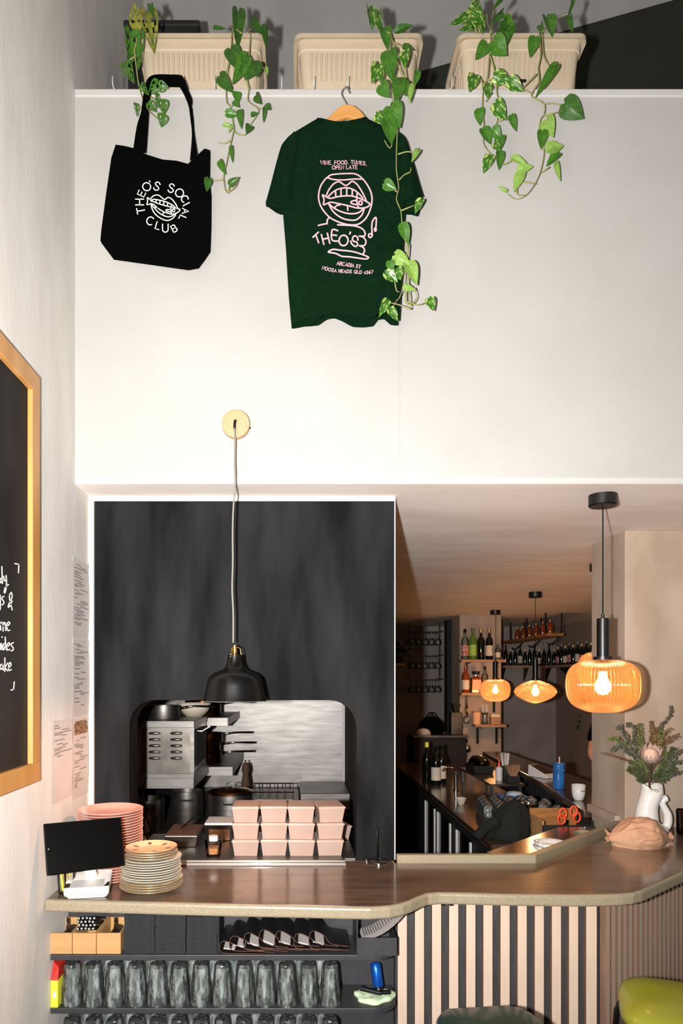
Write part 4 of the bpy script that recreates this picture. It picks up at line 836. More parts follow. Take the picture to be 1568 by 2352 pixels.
zp = ZC + .0055
def tub(loc, rz, label, group):
    t = thing('takeaway_tub', label, 'tub', loc, rz, group)
    obj('tub_body', TUB, None, t); obj('lid', LID, None, t)
    return t
bodym = MB(); wl_, wh_ = .044, .0515
bodym.taper((-wl_, wl_, -.062, .062), (-wh_, wh_, -.078, .078), 0, .058)
TUB = mesh('tub_body', bodym, 'pearl'); LID = mesh('lid', MB().taper((-.0545, .0545, -.083, .083), (-.053, .053, -.081, .081), .0585, .063).box(-.05, .05, -.074, .074, .0632, .0645), 'pearl')
rowname = {0: 'bottom layer of the tub stack', 1: 'middle layer of the tub stack', 2: 'top layer of the tub stack'}
for i, px in enumerate((564, 628, 693, 757)):
    for k in range(3):
        x = (px + (0, 1, 2)[k] * -.5 - CX) / F * 2.66
        tub((x, 2.745 + .004 * (i % 2), zp + k * .0655), (0, .02, -.02, .13 if k == 2 else .05)[i] + random.uniform(-.02, .02), 'frosted takeaway tub with lid, %s of the %s, %s column from the relish pot' % (('bottom', 'middle', 'top')[k], 'stack', nth(i)), 'frosted takeaway tubs in the hatch, ' + rowname[k])
t = tub((.282 - .045, 2.86, zp), .3, 'single frosted takeaway tub at the hatch corner', None); t.location = (.165, 3.0, zp)
t = thing('relish_pot', 'small clear round pot of orange relish with white lid', 'pot', onz(490, 1966, zp)); 
obj('tumbler', tumbler_mesh(.028, .034, .06, 'glass'), None, t); obj('relish', MB().lathe([(0, .012), (.026, .012), (.0285, .035), (0, .035)], 18), 'tub_food', t, smooth=30); obj('lid', MB().lathe([(0, .0605), (.018, .0605), (.018, .08), (0, .08)], 16), 'white_plastic', t, smooth=30)
t = thing('sauce_tray', 'shallow steel tray of dark sauce on the pass', 'tray', (-.475, 2.92, zp))
obj('tray', MB().taper((-.06, .06, -.1, .1), (-.07, .07, -.11, .11), 0, .05), 'steel_dark', t, bevel=.004); obj('sauce', MB().box(-.064, .064, -.104, .104, .0502, .052), 'leather_edge', t)
obj('spoon', MB().tube([(-.02, -.02, .055), (.05, -.09, .12)], .004, 6), 'chrome', t)
t = thing('steel_caddy', 'lidded clear caddy standing behind the sauce tray', 'caddy', (-.33, 2.985, zp))
obj('tub', MB().taper((-.05, .05, -.06, .06), (-.06, .06, -.07, .07), 0, .07), 'glass', t); obj('lid', MB().box(-.062, .062, -.072, .072, .0702, .08), 'white_plastic', t, bevel=.004); obj('contents', MB().box(-.045, .045, -.055, .055, .003, .05), 'copper', t)
bn = thing('kitchen_bench', 'stainless steel kitchen bench behind the hatch', 'bench', (-.6, 4.4, 0))
obj('bench_top', MB().box(-.6, .62, -.95, .74, .85, .88), 'steel', bn, bevel=.004); obj('under_panel', MB().box(-.58, .6, -.9, .74, 0, .85), 'dark_wall', bn)
sp = thing('splash_panel', 'scratched steel splashback on the kitchen wall', 'splashback', (-.4, 5.195, .88))
obj('sheet', MB().box(-.8, .75, -.012, 0, 0, 1.5), 'steel', sp); obj('edge_strip', MB().box(.75, .768, -.03, 0, -.1, 1.5), 'white_trim', sp, label='white edge strip')
fr = thing('under_counter_fridge', 'steel fronted fridge below the splashback', 'fridge', (.195, 4.85, 0))
obj('cabinet', MB().box(-.17, .17, -.24, .3, 0, .81), 'black', fr); obj('top_rail', MB().box(-.17, .17, -.25, .3, .815, .93), 'steel', fr, bevel=.006)
obj('handle', MB().box(-.12, .12, -.27, -.25, .70, .72), 'chrome', fr)
def wshelf(x0, x1, y0, y1, z, label, drop=.05):
    t = thing('kitchen_shelf', label, 'shelf', ((x0 + x1) / 2, (y0 + y1) / 2, z)); hx_, hy = (x1 - x0) / 2, (y1 - y0) / 2
    obj('board', MB().box(-hx_, hx_, -hy, hy, -.006, 0), 'steel', t); obj('front_edge', MB().box(-hx_, hx_, -hy - .004, -hy, -drop, .004), 'steel', t); obj('side_edge', MB().box(hx_, hx_ + .004, -hy, hy, -drop, .004), 'steel', t)
    for yy in (-hy * .6, hy * .6): obj('bracket', MB().prism([(-hx_, yy, -.006), (hx_ * .7, yy, -.006), (-hx_, yy, -.2)], (0, .006, 0)), 'steel_dark', t)
    return t
wshelf(-1.218, -.545, 3.6, 4.22, 1.172, 'lower steel wall shelf carrying the toaster oven', .048)
wshelf(-1.218, -.40, 4.25, 5.15, 1.15, 'lower steel wall shelf stacked with dark pans', .05)
wshelf(-1.218, -.43, 4.25, 5.15, 1.455, 'upper steel wall shelf above the dark pans', .045)
ov = thing('toaster_oven', 'boxy steel toaster oven with louvred side', 'oven', (-.69, 3.86, 1.173))
obj('casing', MB().box(-.145, .145, -.24, .26, .012, .30), 'steel_dark', ov, bevel=.004)
obj('top_flange', MB().box(-.125, .15, -.246, .265, .27, .306), 'steel', ov, bevel=.002); obj('base_flange', MB().box(-.15, .15, -.246, .265, .0, .028), 'steel', ov, bevel=.002)
obj('corner_post', MB().box(.128, .15, -.246, -.238, .028, .27), 'steel', ov); obj('corner_post', MB().box(-.15, -.135, -.246, -.238, .028, .27), 'steel', ov)
for cx_ in (-.06, .055):
    for j in range(5):
        lo = obj('louvre', MB().lathe([(0, -.033), (.006, -.028), (.0085, 0), (.006, .028), (0, .033)], 10), 'steel', ov, smooth=1, loc=(cx_, -.241, .24 - .033 * j)); lo.rotation_euler = (0, PI / 2, 0)
obj('oven_glass', MB().box(.1505, .153, -.2, .22, .06, .25), 'black', ov); obj('door_handle', MB().tube([(.155, -.18, .245), (.175, -.18, .245), (.175, .2, .245), (.155, .2, .245)], .006, 8), 'chrome', ov)
tag(obj('power_cord', MB().tube(smoothline([(-.1, -.255, .01), (-.11, -.29, -.08), (-.09, -.30, -.2), (-.05, -.27, -.29)], 4), .005, 6), 'black', loc=(-.69, 3.86, 1.173)), 'black power cord hanging from the toaster oven', 'cord')
def pan(loc, r, h, label, m_='steel', handle=0, hl_=.18, lid=False, loops=False, rz=0, group=None):
    t = thing('stock_pot' if lid or loops else 'saucepan', label, 'pot', loc, rz, group)
    obj('pan_body', MB().lathe([(0, 0), (r * .96, 0), (r, .008), (r, h), (r * 1.02, h + .002), (r * .97, h), (r * .95, .012), (0, .010)], 32), m_, t, smooth=30)
    if handle: obj('handle', MB().tube([(r, 0, h * .8), (r + hl_ * .4, 0, h * .95), (r + hl_, 0, h * .9)], [.008, .006, .008], 8), 'chrome', t, smooth=1)
    if lid:
        lo = obj('lid', MB().lathe([(r * 1.03, h + .003), (r * 1.03, h + .01), (r * .8, h + .024), (0, h + .034)], 32), 'copper', t, smooth=30)
        obj('lid_knob', MB().tube([(-.02, 0, h + .034), (-.012, 0, h + .056), (.012, 0, h + .056), (.02, 0, h + .034)], .004, 6), 'chrome', lo)
    if loops:
        for a_ in (-PI / 2 + .1, PI / 2): obj('loop_handle', MB().tube([(r * math.cos(a_) + s_ * .035 * math.sin(a_), r * math.sin(a_) - s_ * .035 * math.cos(a_), h * .82) if e == 0 else ((r + .03) * math.cos(a_) + s_ * .03 * math.sin(a_), (r + .03) * math.sin(a_) - s_ * .03 * math.cos(a_), h * .82) for s_, e in ((-1, 0), (-1, 1), (1, 1), (1, 0))], .005, 6), 'chrome', t)
    return t
pan((-.36, 3.72, .8805), .122, .2, 'lidded steel stock pot with loop handles on the kitchen bench', lid=True, loops=True)
pan((-.60, 3.75, .8805), .085, .21, 'tall narrow steel pot left of the lidded stock pot', loops=True)
pan((-.82, 3.72, .8805), .10, .17, 'dark pot under the toaster oven shelf', 'steel_dark', loops=True)
pan((-.725, 3.74, 1.480), .085, .075, 'steel saucepan with long handle on top of the toaster oven', handle=1, hl_=.2, rz=.3)
t = thing('mixing_bowl', 'pale mixing bowl on the toaster oven', 'bowl', (-.60, 4.02, 1.480)); obj('bowl', MB().lathe([(0, 0), (.05, 0), (.085, .04), (.1, .08), (.097, .08), (.08, .04), (0, .006)], 28), 'cream_plate', t, smooth=1)
for j, (x, y, z, r, h, rz, lb) in enumerate(((-.62, 4.5, 1.1505, .13, .07, .35, 'blackened copper pan at the bottom of the shelf stack'), (-.62, 4.52, 1.222, .12, .06, .15, 'blackened copper pan in the middle of the shelf stack'), (-.60, 4.5, 1.284, .115, .06, .5, 'blackened copper pan topping the shelf stack'), (-.62, 4.55, 1.4555, .12, .10, .2, 'dark pan stored on the upper kitchen shelf'))):
    pan((x, y, z), r, h, lb, 'copper', 1, .22, rz=rz)
t = thing('chafing_tray', 'deep steel roasting tray with wire rack on the bench', 'tray', (-.14, 4.15, .8805))
obj('tray', MB().taper((-.11, .11, -.16, .16), (-.125, .125, -.18, .18), 0, .12), 'steel', t, bevel=.004)
for j in range(6): obj('rack_wire', MB().tube([(-.12 + .048 * j, -.17, .124), (-.12 + .048 * j, -.17, .16), (-.12 + .048 * j, .17, .16), (-.12 + .048 * j, .17, .124)], .003, 5), 'black_metal', t)
for yy in (-.17, .17): obj('rack_rail', MB().tube([(-.13, yy, .16), (.13, yy, .16)], .004, 5), 'black_metal', t)
t = thing('pepper_mill', 'dark turned pepper mill behind the stock pot', 'pepper mill', (-.33, 4.45, .8805)); obj('mill_body', MB().lathe([(0, 0), (.03, 0), (.022, .06), (.028, .14), (.018, .2), (.026, .23), (.02, .27), (0, .28)], 16), 'stem', t, smooth=1)
obj('mill_knob', MB().lathe([(0, .279), (.008, .285), (0, .295)], 8), 'chrome', t)
t = thing('kitchen_light', 'long kitchen ceiling light', 'light', (-.3, 4.2, ZS)); obj('housing', MB().box(-.5, .5, -.06, .06, -.05, -.0005), 'white_plastic', t)
obj('diffuser', MB().box(-.48, .48, -.05, .05, -.06, -.0505), pm('lit diffuser', 'FFFFFF', emit='FFE6CC', es=2.5), t)

# ------------------------------------------------------------------ shelves under the counter
su = thing('under_counter_shelves', 'charcoal open shelving under the bar counter', 'shelving', (-.23, 2.32, 0))
def sh_poly(x1, r, z, y0=2.225, y1=2.40):
    pts = [(XL + .002, y0)] + [(x1 - r + r * math.sin(math.radians(a_)), y0 + r - r * math.cos(math.radians(a_))) for a_ in range(0, 91, 15)] + [(x1, y1), (XL + .002, y1)]
    return MB().prism([(x + .23, y - 2.32, z) for x, y in pts], (0, 0, .018))
for z in (.783, .609, .427): obj('shelf', sh_poly(.335, .08, z), 'charcoal', su, bevel=.002)
obj('back_panel', MB().box(XL + .232, .572, .081, .098, .0, .958), 'charcoal', su)
obj('divider', MB().box(-.2585 + .23, -.2525 + .23, -.08, .08, .8015, .955), 'black', su)
TG = mesh('tumbler', MB().lathe([(.034, 0), (.0345, .003), (.033, .05), (.027, .112), (.0255, .128), (.023, .132), (0, .132), (0, .124), (.022, .12), (.025, .11), (.0315, .05), (.0325, 0)], 40, flute=.025, nf=10), 'tint_glass', 30)
TG.polygons.foreach_set('use_smooth', [True] * len(TG.polygons))
for sz, sl in ((.6275, 'upper'), (.4455, 'lower')):
    for row in range(2):
        for j in range(13 if row == 0 else 12):
            x = (165 + 49.4 * j + 25 * row - CX) / F * 2.262 + random.uniform(-.0008, .0008); 
            if row: x = -.715 + .0722 * j
            o = obj('tumbler', TG, None, None, loc=(x, 2.264 + .0675 * row + random.uniform(-.0005, .0005), sz)); o.rotation_euler = (0, 0, random.uniform(0, 6))
            tag(o, 'upturned clear tumbler, %s from the side wall, %s row of the %s glass shelf' % (nth(j), ('front', 'rear')[row], sl), 'glass', 'upturned tumblers, %s shelf' % sl)
for j, (a_, b2) in enumerate(((110.5, 165), (166.5, 220.5), (222, 277))):
    xa, xb = (a_ - CX) / F * 2.232, (b2 - CX) / F * 2.232; xc = (xa + xb) / 2; hw2 = (xb - xa) / 2
    t = thing('pine_bin', ('pine bin against the side wall under the counter', 'pine bin holding black straws under the counter', 'pale pine bin beside the black napkins')[j], 'bin', (xc, 2.31, .8015), 0, 'pine bins under the counter')
    for nm, bx_ in (('front', (-hw2, hw2, -.078, -.071)), ('rear', (-hw2, hw2, .071, .078)), ('side', (-hw2, -hw2 + .006, -.071, .071)), ('side', (hw2 - .006, hw2, -.071, .071))):
        obj(nm + '_board', MB().box(*bx_, 0, .068), 'pine', t, bevel=.001)
    obj('base_board', MB().box(-hw2 + .006, hw2 - .006, -.071, .071, 0, .006), 'pine', t)
    if j == 1:
        k = 0
        for rw in range(4):
            for cl in range(5):
                sxx = xc - .0265 + cl * .0125 + (rw % 2) * .004; szz = .8015 + .0765 + rw * .0115
                s_ = thing('straw', 'black drinking straw bundled in the pine bin', 'straw', (sxx, 2.247 + .002 * ((rw + cl) % 3), szz), 0, 'black straws in the bin'); k += 1
                obj('tube', MB().tube([(0, 0, 0), (0, .125, -.042)], .0052, 8), 'straw', s_, smooth=30); obj('open_end', MB().tube([(0, -.0006, .0002), (0, .0005, 0)], .0026, 6), 'white_plastic', s_, label='pale open straw end')
    else:
        s_ = thing('cutlery_roll', 'dark wrapped bundle in the ' + ('pine bin against the side wall', 'pale pine bin')[j // 2], 'bundle', (xc, 2.31, .8085))
        obj('wrap', MB().tube([(0, -.06, .022), (0, .06, .022)], .02, 12), 'leather', s_, smooth=30); obj('band', MB().tube([(0, -.006, .022), (0, .006, .022)], .0208, 12), 'black', s_, smooth=30)
        obj('tip', MB().lathe([(0, 0), (.004, 0), (.004, .05), (0, .055)], 8), 'chrome', s_, loc=(.008, -.03, .043))
for cI, px in enumerate((320, 391.5, 463.5)):
    x = (px - CX) / F * 2.24; n = (18, 19, 17)[cI]; nmesh = mesh('napkin', MB().box(-.0495, .0495, -.07, .07, 0, .0066), 'napkin')
    for k in range(n):
        brk = k in (8, 9, 12)
        o = obj('napkin', nmesh, None, None, loc=(x + random.uniform(-.0006, .0006) + (.0012 if k > (12, 10, 8)[cI] else 0), 2.305 + random.uniform(-.0008, .0008), .8012 + .0071 * k))
        o.rotation_euler = (0, 0, random.uniform(-.006, .006))
        tag(o, 'folded black napkin, %s from the shelf, in the stack %s' % (nth(k), ('beside the pine bins', 'between the two other napkin stacks', 'beside the menus')[cI]), 'napkin', 'black napkin stacks')
for k, (px, hh) in enumerate(((497, .040), (520, .048), (552, .055), (587, .062), (624, .058), (668, .050), (702, .058))):
    x = (px - CX) / F * 2.24 + .011; zb = .8015 + (0 if k == 0 else .005 + .0035 * min(k, 3)); ln_ = .145 if k < 6 else .13
    t = thing('menu_cover', 'folded black menu cover with brown edges, %s from the black napkins' % nth(k), 'menu', (x, 2.31, zb), 0, 'menus under the counter')
    sec = smoothline([(ln_, -.003 * (k > 0)), (ln_ * .5, .001), (.03, .001), (.006, .006), (0, hh * .5), (.007, hh * .92), (.022, hh * .98), (.05, hh * .72), (ln_ * .55, .016), (ln_, .007)], 4)
    th = .0022; m_ = MB(); n = len(sec)
    def off(i, d):
        a_, b2 = sec[max(0, i - 1)], sec[min(n - 1, i + 1)]; dd = (b2 - a_).normalized(); return sec[i] + Vector((-dd.y, dd.x)) * d
    vs = []
    for i in range(n):
        for d in (0, th):
            o2 = off(i, d); vs += [(o2.x, -.075, o2.y), (o2.x, .075, o2.y)]
    fs = []
    for i in range(n - 1):
        a_ = 4 * i; b2 = a_ + 4; fs += [(a_, a_ + 1, b2 + 1, b2), (a_ + 2, b2 + 2, b2 + 3, a_ + 3), (a_, b2, b2 + 2, a_ + 2), (a_ + 1, a_ + 3, b2 + 3, b2 + 1)]
    obj('cover', m_.add(vs, fs), 'leather', t, smooth=40)
    obj('edge_binding', MB().tube([(off(i, th / 2).x, -.0755, off(i, th / 2).y) for i in range(n)], .0013, 5), 'leather_edge', t, label='brown leather edge')
    obj('page', MB().prism([(.012, -.0745, hh * .38), (.0135, -.0745, hh * .47), (.017, -.0745, hh * .43), (.05, -.0745, .0145), (.044, -.0745, .0115)], (0, .145, 0)), 'paper', t)
t = thing('paper_tray', 'charcoal document tray at the end of the top shelf', 'tray', (.265, 2.30, .8012))
for bx_ in ((-.068, .062, -.082, -.078, 0, .058), (-.068, .062, .078, .082, 0, .12), (-.068, -.064, -.078, .078, 0, .12), (.058, .062, -.078, .078, 0, .058), (-.064, .058, -.078, .078, 0, .004)): obj('panel', MB().box(*bx_), 'charcoal', t)
t = thing('printed_sheets', 'curled printed sheets sticking out of the document tray', 'papers', (.265, 2.30, .806))
for j in range(3):
    fn = lambda u, v: (-.05 + .135 * u, -.06 - .01 * j + .12 * v, .045 + .010 * u + .085 * u * u - .03 * j * u * .3 + .002 * j - .012 * v)
    obj('sheet', MB().grid(fn, 8, 3), 'paper', t, smooth=1)
pr = MB()
for j in range(14): pr.grid(lambda u, v: (-.04 + .008 * j + .003 * u, -.05 + .1 * v, .0462 + .010 * ((j * .008 + .01) / .135) + .085 * ((j * .008 + .01) / .135) ** 2 + .0025 - .012 * (v * .83 + .08)), 1, 2)
obj('print', pr, 'print', t)['kind'] = 'stuff'
# cloth with corkscrew, cardboard carton
t = thing('folded_cloth', 'pale green crumpled cloth on the lower shelf end', 'cloth', (.262, 2.305, .6275))
m_ = MB(); n = 30; vs = [(0, 0, .008)]
for r_, z_ in ((.03, .010), (.055, .012), (.066, .008), (.068, 0)):
    for i in range(n):
        a_ = 2 * PI * i / n; rr_ = r_ * (1 + .10 * math.sin(3 * a_ + 1) + .06 * math.sin(7 * a_) * (r_ / .07)); vs.append((rr_ * math.cos(a_), rr_ * .82 * math.sin(a_), z_ + (.004 * math.sin(5 * a_ + r_ * 90) if z_ else 0)))
fs = [(0, 1 + i, 1 + (i + 1) % n) for i in range(n)] + [(1 + k * n + i, 1 + (k + 1) * n + i, 1 + (k + 1) * n + (i + 1) % n, 1 + k * n + (i + 1) % n) for k in range(3) for i in range(n)] + [tuple(1 + 3 * n + i for i in range(n))]
obj('cloth', m_.add(vs, fs), 'pale_green', t, smooth=1)
t = thing('pocket_torch', 'blue metal torch with black base lying on the green cloth', 'torch', (.272, 2.312, .645))
o = obj('barrel', MB().lathe([(0, 0), (.016, 0), (.018, .004), (.0185, .05), (.019, .07), (.015, .078), (0, .08)], 20), 'blue_metal', t, smooth=30, loc=(.006, .0, .012)); o.rotation_euler = (-.35, -.1, 0)
obj('collar', MB().lathe([(0, 0), (.011, 0), (.0135, .006), (.011, .014), (0, .014)], 16), 'black_metal', t, smooth=30, loc=(.006, -.012, .006))
obj('black_arm', MB().obox((-.02, -.016, .008), (.034, -.012, -.003), (.004, .010, 0), (0, 0, .006)), 'black_metal', t, bevel=.002); obj('black_arm', MB().obox((.02, -.024, .006), (.024, .002, 0), (0, .009, 0), (0, 0, .005)), 'black_metal', t, bevel=.002)
t = thing('cardboard_carton', 'small red and yellow carton beside the tumblers', 'carton', (-.790, 2.27, .6275))
obj('yellow_panel', MB().box(-.0115, .0115, -.04, .05, 0, .088), 'yellow', t); obj('red_flap', MB().add([(-.0115, -.04, .0885), (.0115, -.04, .0885), (.0115, .05, .0885), (-.0115, .05, .0885), (-.009, -.02, .142), (.0115, -.03, .128), (.0115, .04, .128), (-.009, .03, .142)], [(0, 3, 2, 1), (4, 5, 6, 7), (0, 1, 5, 4), (1, 2, 6, 5), (2, 3, 7, 6), (3, 0, 4, 7)]), 'red', t)
obj('white_label', MB().box(-.004, .006, -.041, -.0402, .03, .052), 'white_plastic', t)
bh = onz(1045, 2080, .955); t = thing('bag_hook', 'small black double hook under the counter front', 'hook', (.50, 2.30, .96))
for sg in (-1, 1): obj('hook', MB().tube(smoothline([(0, 0, 0), (sg * .006, -.012, -.006), (sg * .014, -.03, -.012), (sg * .02, -.034, .0), (sg * .021, -.032, .0)], 3), .003, 6), 'black_metal', t)
obj('plate', MB().box(-.008, .008, -.006, .014, -.005, -.0006), 'black_metal', t)

# ------------------------------------------------------------------ stools
def stool(loc, rz, mseat, label, w_=.19, d_=.185, legs=True):
    t = thing('bar_stool', label, 'stool', loc, rz); n = 40; vs = []; prof = [(.86, .0), (1.0, .012), (1.0, .03), (.93, .05), (.75, .064), (.45, .071), (.15, .074)]
    m_ = MB()
    for s_, z_ in prof:
        for i in range(n):
            a_ = 2 * PI * i / n; c_, q = math.cos(a_), math.sin(a_); e = .55
            x = w_ * s_ * math.copysign(abs(c_) ** e, c_) * (1 - .07 * q); y = d_ * s_ * math.copysign(abs(q) ** e, q)
            pl_ = .003 * math.sin(a_ * 46) if z_ < .04 else 0
            vs.append((x * (1 + pl_), y * (1 + pl_), .69 + z_ + .012 * (abs(c_) * s_)))
    fs = [(k * n + i, k * n + (i + 1) % n, (k + 1) * n + (i + 1) % n, (k + 1) * n + i) for k in range(len(prof) - 1) for i in range(n)] + [tuple(range(n))[::-1], tuple((len(prof) - 1) * n + i for i in range(n))]
    obj('seat_cushion', m_.add(vs, fs), mseat, t, smooth=1)
    rg = [(w_ * .94 * math.copysign(abs(math.cos(a_)) ** .55, math.cos(a_)) * (1 - .07 * math.sin(a_)), d_ * .94 * math.copysign(abs(math.sin(a_)) ** .55, math.sin(a_)), .689) for a_ in [2 * PI * i / 36 for i in range(36)]]
    obj('seat_frame', MB().tube(rg, .010, 8, True), 'black_metal', t, smooth=1)
    for sx_ in (-1, 1):
        for sy_ in (-1, 1): obj('leg', MB().tube([(sx_ * w_ * .84, sy_ * d_ * .84, .687), (sx_ * w_ * .95, sy_ * d_ * .95, .62), (sx_ * w_ * 1.15, sy_ * d_ * 1.15, .006)], .010, 8), 'black_metal', t, smooth=1)
    fr_ = [(sx_ * w_ * 1.09, sy_ * d_ * 1.09, .25) for sx_, sy_ in ((-1, -1), (1, -1), (1, 1), (-1, 1))]
    obj('foot_rail', MB().tube(fr_, .008, 8, True), 'black_metal', t, smooth=1)
    return t
stool((.545, 1.845, 0), .12, 'dkgreen_vinyl', 'bar stool with bottle green vinyl seat', .15, .165)
stool((1.165, 2.0, 0), -.35, 'olive_vinyl', 'bar stool with shiny olive vinyl seat', .2, .185)

# ------------------------------------------------------------------ amber glass pendants
def glass_pendant(px, Y, shape, rpx, ytop, ybot, ycyl0, ycol, label, energy):
    k = Y / F; X = (px - CX) * k; zc = lambda y: EZ + (CY - y) * k
    t = thing('glass_pendant', label, 'lamp', (X, Y, ZS), 0, 'amber glass pendants over the bar')
    obj('ceiling_rose', MB().lathe([(0, -.045), (.048, -.045), (.052, -.04), (.052, -.0006), (0, -.0006)], 28), 'black_metal', t, smooth=30)
    obj('cord', MB().tube([(0, 0, -.045), (0, 0, zc(ycyl0) - ZS)], .0026, 6), 'black_metal', t)
    obj('lamp_holder', MB().lathe([(0, 0), (.022, 0), (.022, zc(ycyl0) - zc(ycol)), (.006, zc(ycyl0) - zc(ycol) + .004), (.006, zc(ycyl0) - zc(ycol) + .018), (0, zc(ycyl0) - zc(ycol) + .018)], 20), 'black_metal', t, smooth=30, loc=(0, 0, zc(ycol) - ZS))
    obj('collar', MB().lathe([(0, 0), (.034, 0), (.034, .012), (0, .012)], 24), 'black_metal', t, smooth=30, loc=(0, 0, zc(ytop) - ZS + .001))
    H = (ybot - ytop) * k; R = rpx * k
    if shape == 'barrel': pr = [(.33, 1), (.5, .985), (.72, .94), (.88, .85), (.965, .74), (1, .6), (1, .45), (.97, .32), (.89, .2), (.74, .1), (.52, .03), (.36, 0)]
    elif shape == 'ufo': pr = [(.2, 1), (.42, .93), (.7, .82), (.9, .68), (1, .52), (.97, .42), (.86, .3), (.68, .19), (.42, .08), (.12, 0)]
    else: pr = [(.3, 1), (.6, .95), (.82, .84), (.95, .68), (1, .5), (.95, .32), (.82, .17), (.6, .06), (.3, 0)]
    P2 = smoothline([Vector((r * R, z * H)) for r, z in pr], 3)
    sh_ = obj('glass_shade', MB().shell([(p.x, p.y) for p in P2], 240 if R * F / Y > 60 else 120, flute=.026, nf=60 if R * F / Y > 60 else 40), 'amber_glass', t, smooth=1, loc=(0, 0, zc(ybot) - ZS), label='ribbed amber glass shade')
    b = obj('bulb', MB().lathe([(0, 0), (.016, .004), (.028, .02), (.03, .034), (.024, .052), (.014, .07), (.013, .09), (0, .092)], 20), 'bulb', t, smooth=1, loc=(0, 0, zc((ytop * .48 + ybot * .52)) - ZS - .03))
    l = bpy.data.lights.new('pendant_light', 'POINT'); l.energy = energy; l.color = (1, .64, .38); l.shadow_soft_size = .05
    lo = bpy.data.objects.new('pendant_light', l); COL.objects.link(lo); lo.parent = t; lo.location = (0, 0, zc((ytop + ybot) / 2) - ZS - .045)
    return t
glass_pendant(1384, 2.63, 'barrel', 78.5, 1516, 1636, 1421, 1508, 'large amber ribbed glass pendant hanging in front of the column', 1.7)
glass_pendant(1374, 4.2, 'round', 46, 1497, 1580, 1420, 1490, 'amber glass pendant half hidden behind the column', 2)
glass_pendant(1229, 5.57, 'ufo', 46, 1563, 1615, 1514, 1560, 'flat saucer-shaped amber glass pendant over the bar', 5)
glass_pendant(1137, 7.04, 'barrel', 32.5, 1560, 1611, 1519, 1558, 'small barrel-shaped amber glass pendant before the bottle pillar', 5)

# ------------------------------------------------------------------ things at the column end of the counter
vb = onz(1500, 1905, ZC); vb.y = 3.10; vb.x = (1500 - CX) / F * 3.10
vs_ = thing('fish_jug', 'white glazed fish-shaped jug holding dried flowers by the column', 'jug', (vb.x, vb.y, ZC))
k5 = 3.10 / F
def jp(x, y): px, py = Z5(x, y); return Vector(((px - 1500) * k5, 0, (1908 - py) * k5))
prof = [(1840, 775, 1110), (1740, 778, 1100), (1640, 790, 1095), (1560, 815, 1110), (1470, 840, 1160), (1400, 862, 1180), (1330, 872, 1172), (1275, 868, 1160)]
rows = [(2010, 810, 1260), (1960, 790, 1270), (1900, 778, 1230)] + prof
m_ = MB(); n = 28; vs = []
for y, a_, b2 in rows:
    c_ = jp((a_ + b2) / 2, y); r_ = (b2 - a_) / 2 / 6.535 * k5
    for i in range(n):
        an = 2 * PI * i / n; rx = r_; notch = 0
        if y == 1275: notch = -.030 * max(0, math.cos(an + PI / 2)) ** 3 + .004 * abs(math.cos(an))
        vs.append((c_.x + rx * math.cos(an), min(r_, .055) * math.sin(an), c_.z + notch))
fs = [(k * n + i, k * n + (i + 1) % n, (k + 1) * n + (i + 1) % n, (k + 1) * n + i) for k in range(len(rows) - 1) for i in range(n)] + [tuple(range(n))[::-1]]
o = obj('jug_body', m_.add(vs, fs), 'porcelain', vs_, smooth=1); sm = o.modifiers.new('thick', 'SOLIDIFY'); sm.thickness = .004; sm.offset = -1
zmin = min(v[2] for v in vs); o.location.z = -zmin + .0005
obj('tail_handle', MB().tube(smoothline([jp(1180, 1960), jp(1255, 1880), jp(1260, 1740), jp(1215, 1640), jp(1180, 1560), jp(1205, 1500), jp(1240, 1480)], 4), [x_ * 1.3 for x_ in [.013, .0135, .014, .0143, .0145, .0146, .0146, .0145, .014, .0135, .013, .0125, .012, .0118, .0115, .011, .011, .0112, .0116, .012, .0124, .0126, .0128, .013, .0128][:25]], 12), 'porcelain', vs_, smooth=1, loc=(0, 0, -zmin))
obj('tail_fin', MB().prism([jp(x, y) + Vector((0, -.006, 0)) for x, y in ((1165, 1520), (1195, 1475), (1235, 1485), (1262, 1520), (1225, 1560), (1185, 1560))], (0, .012, 0)), 'porcelain', vs_, bevel=.004, loc=(0, 0, -zmin))
fl_ = thing('dried_flower_bouquet', 'dried protea and eucalyptus bouquet in the fish jug', 'flowers', (vb.x, vb.y, ZC + .06))
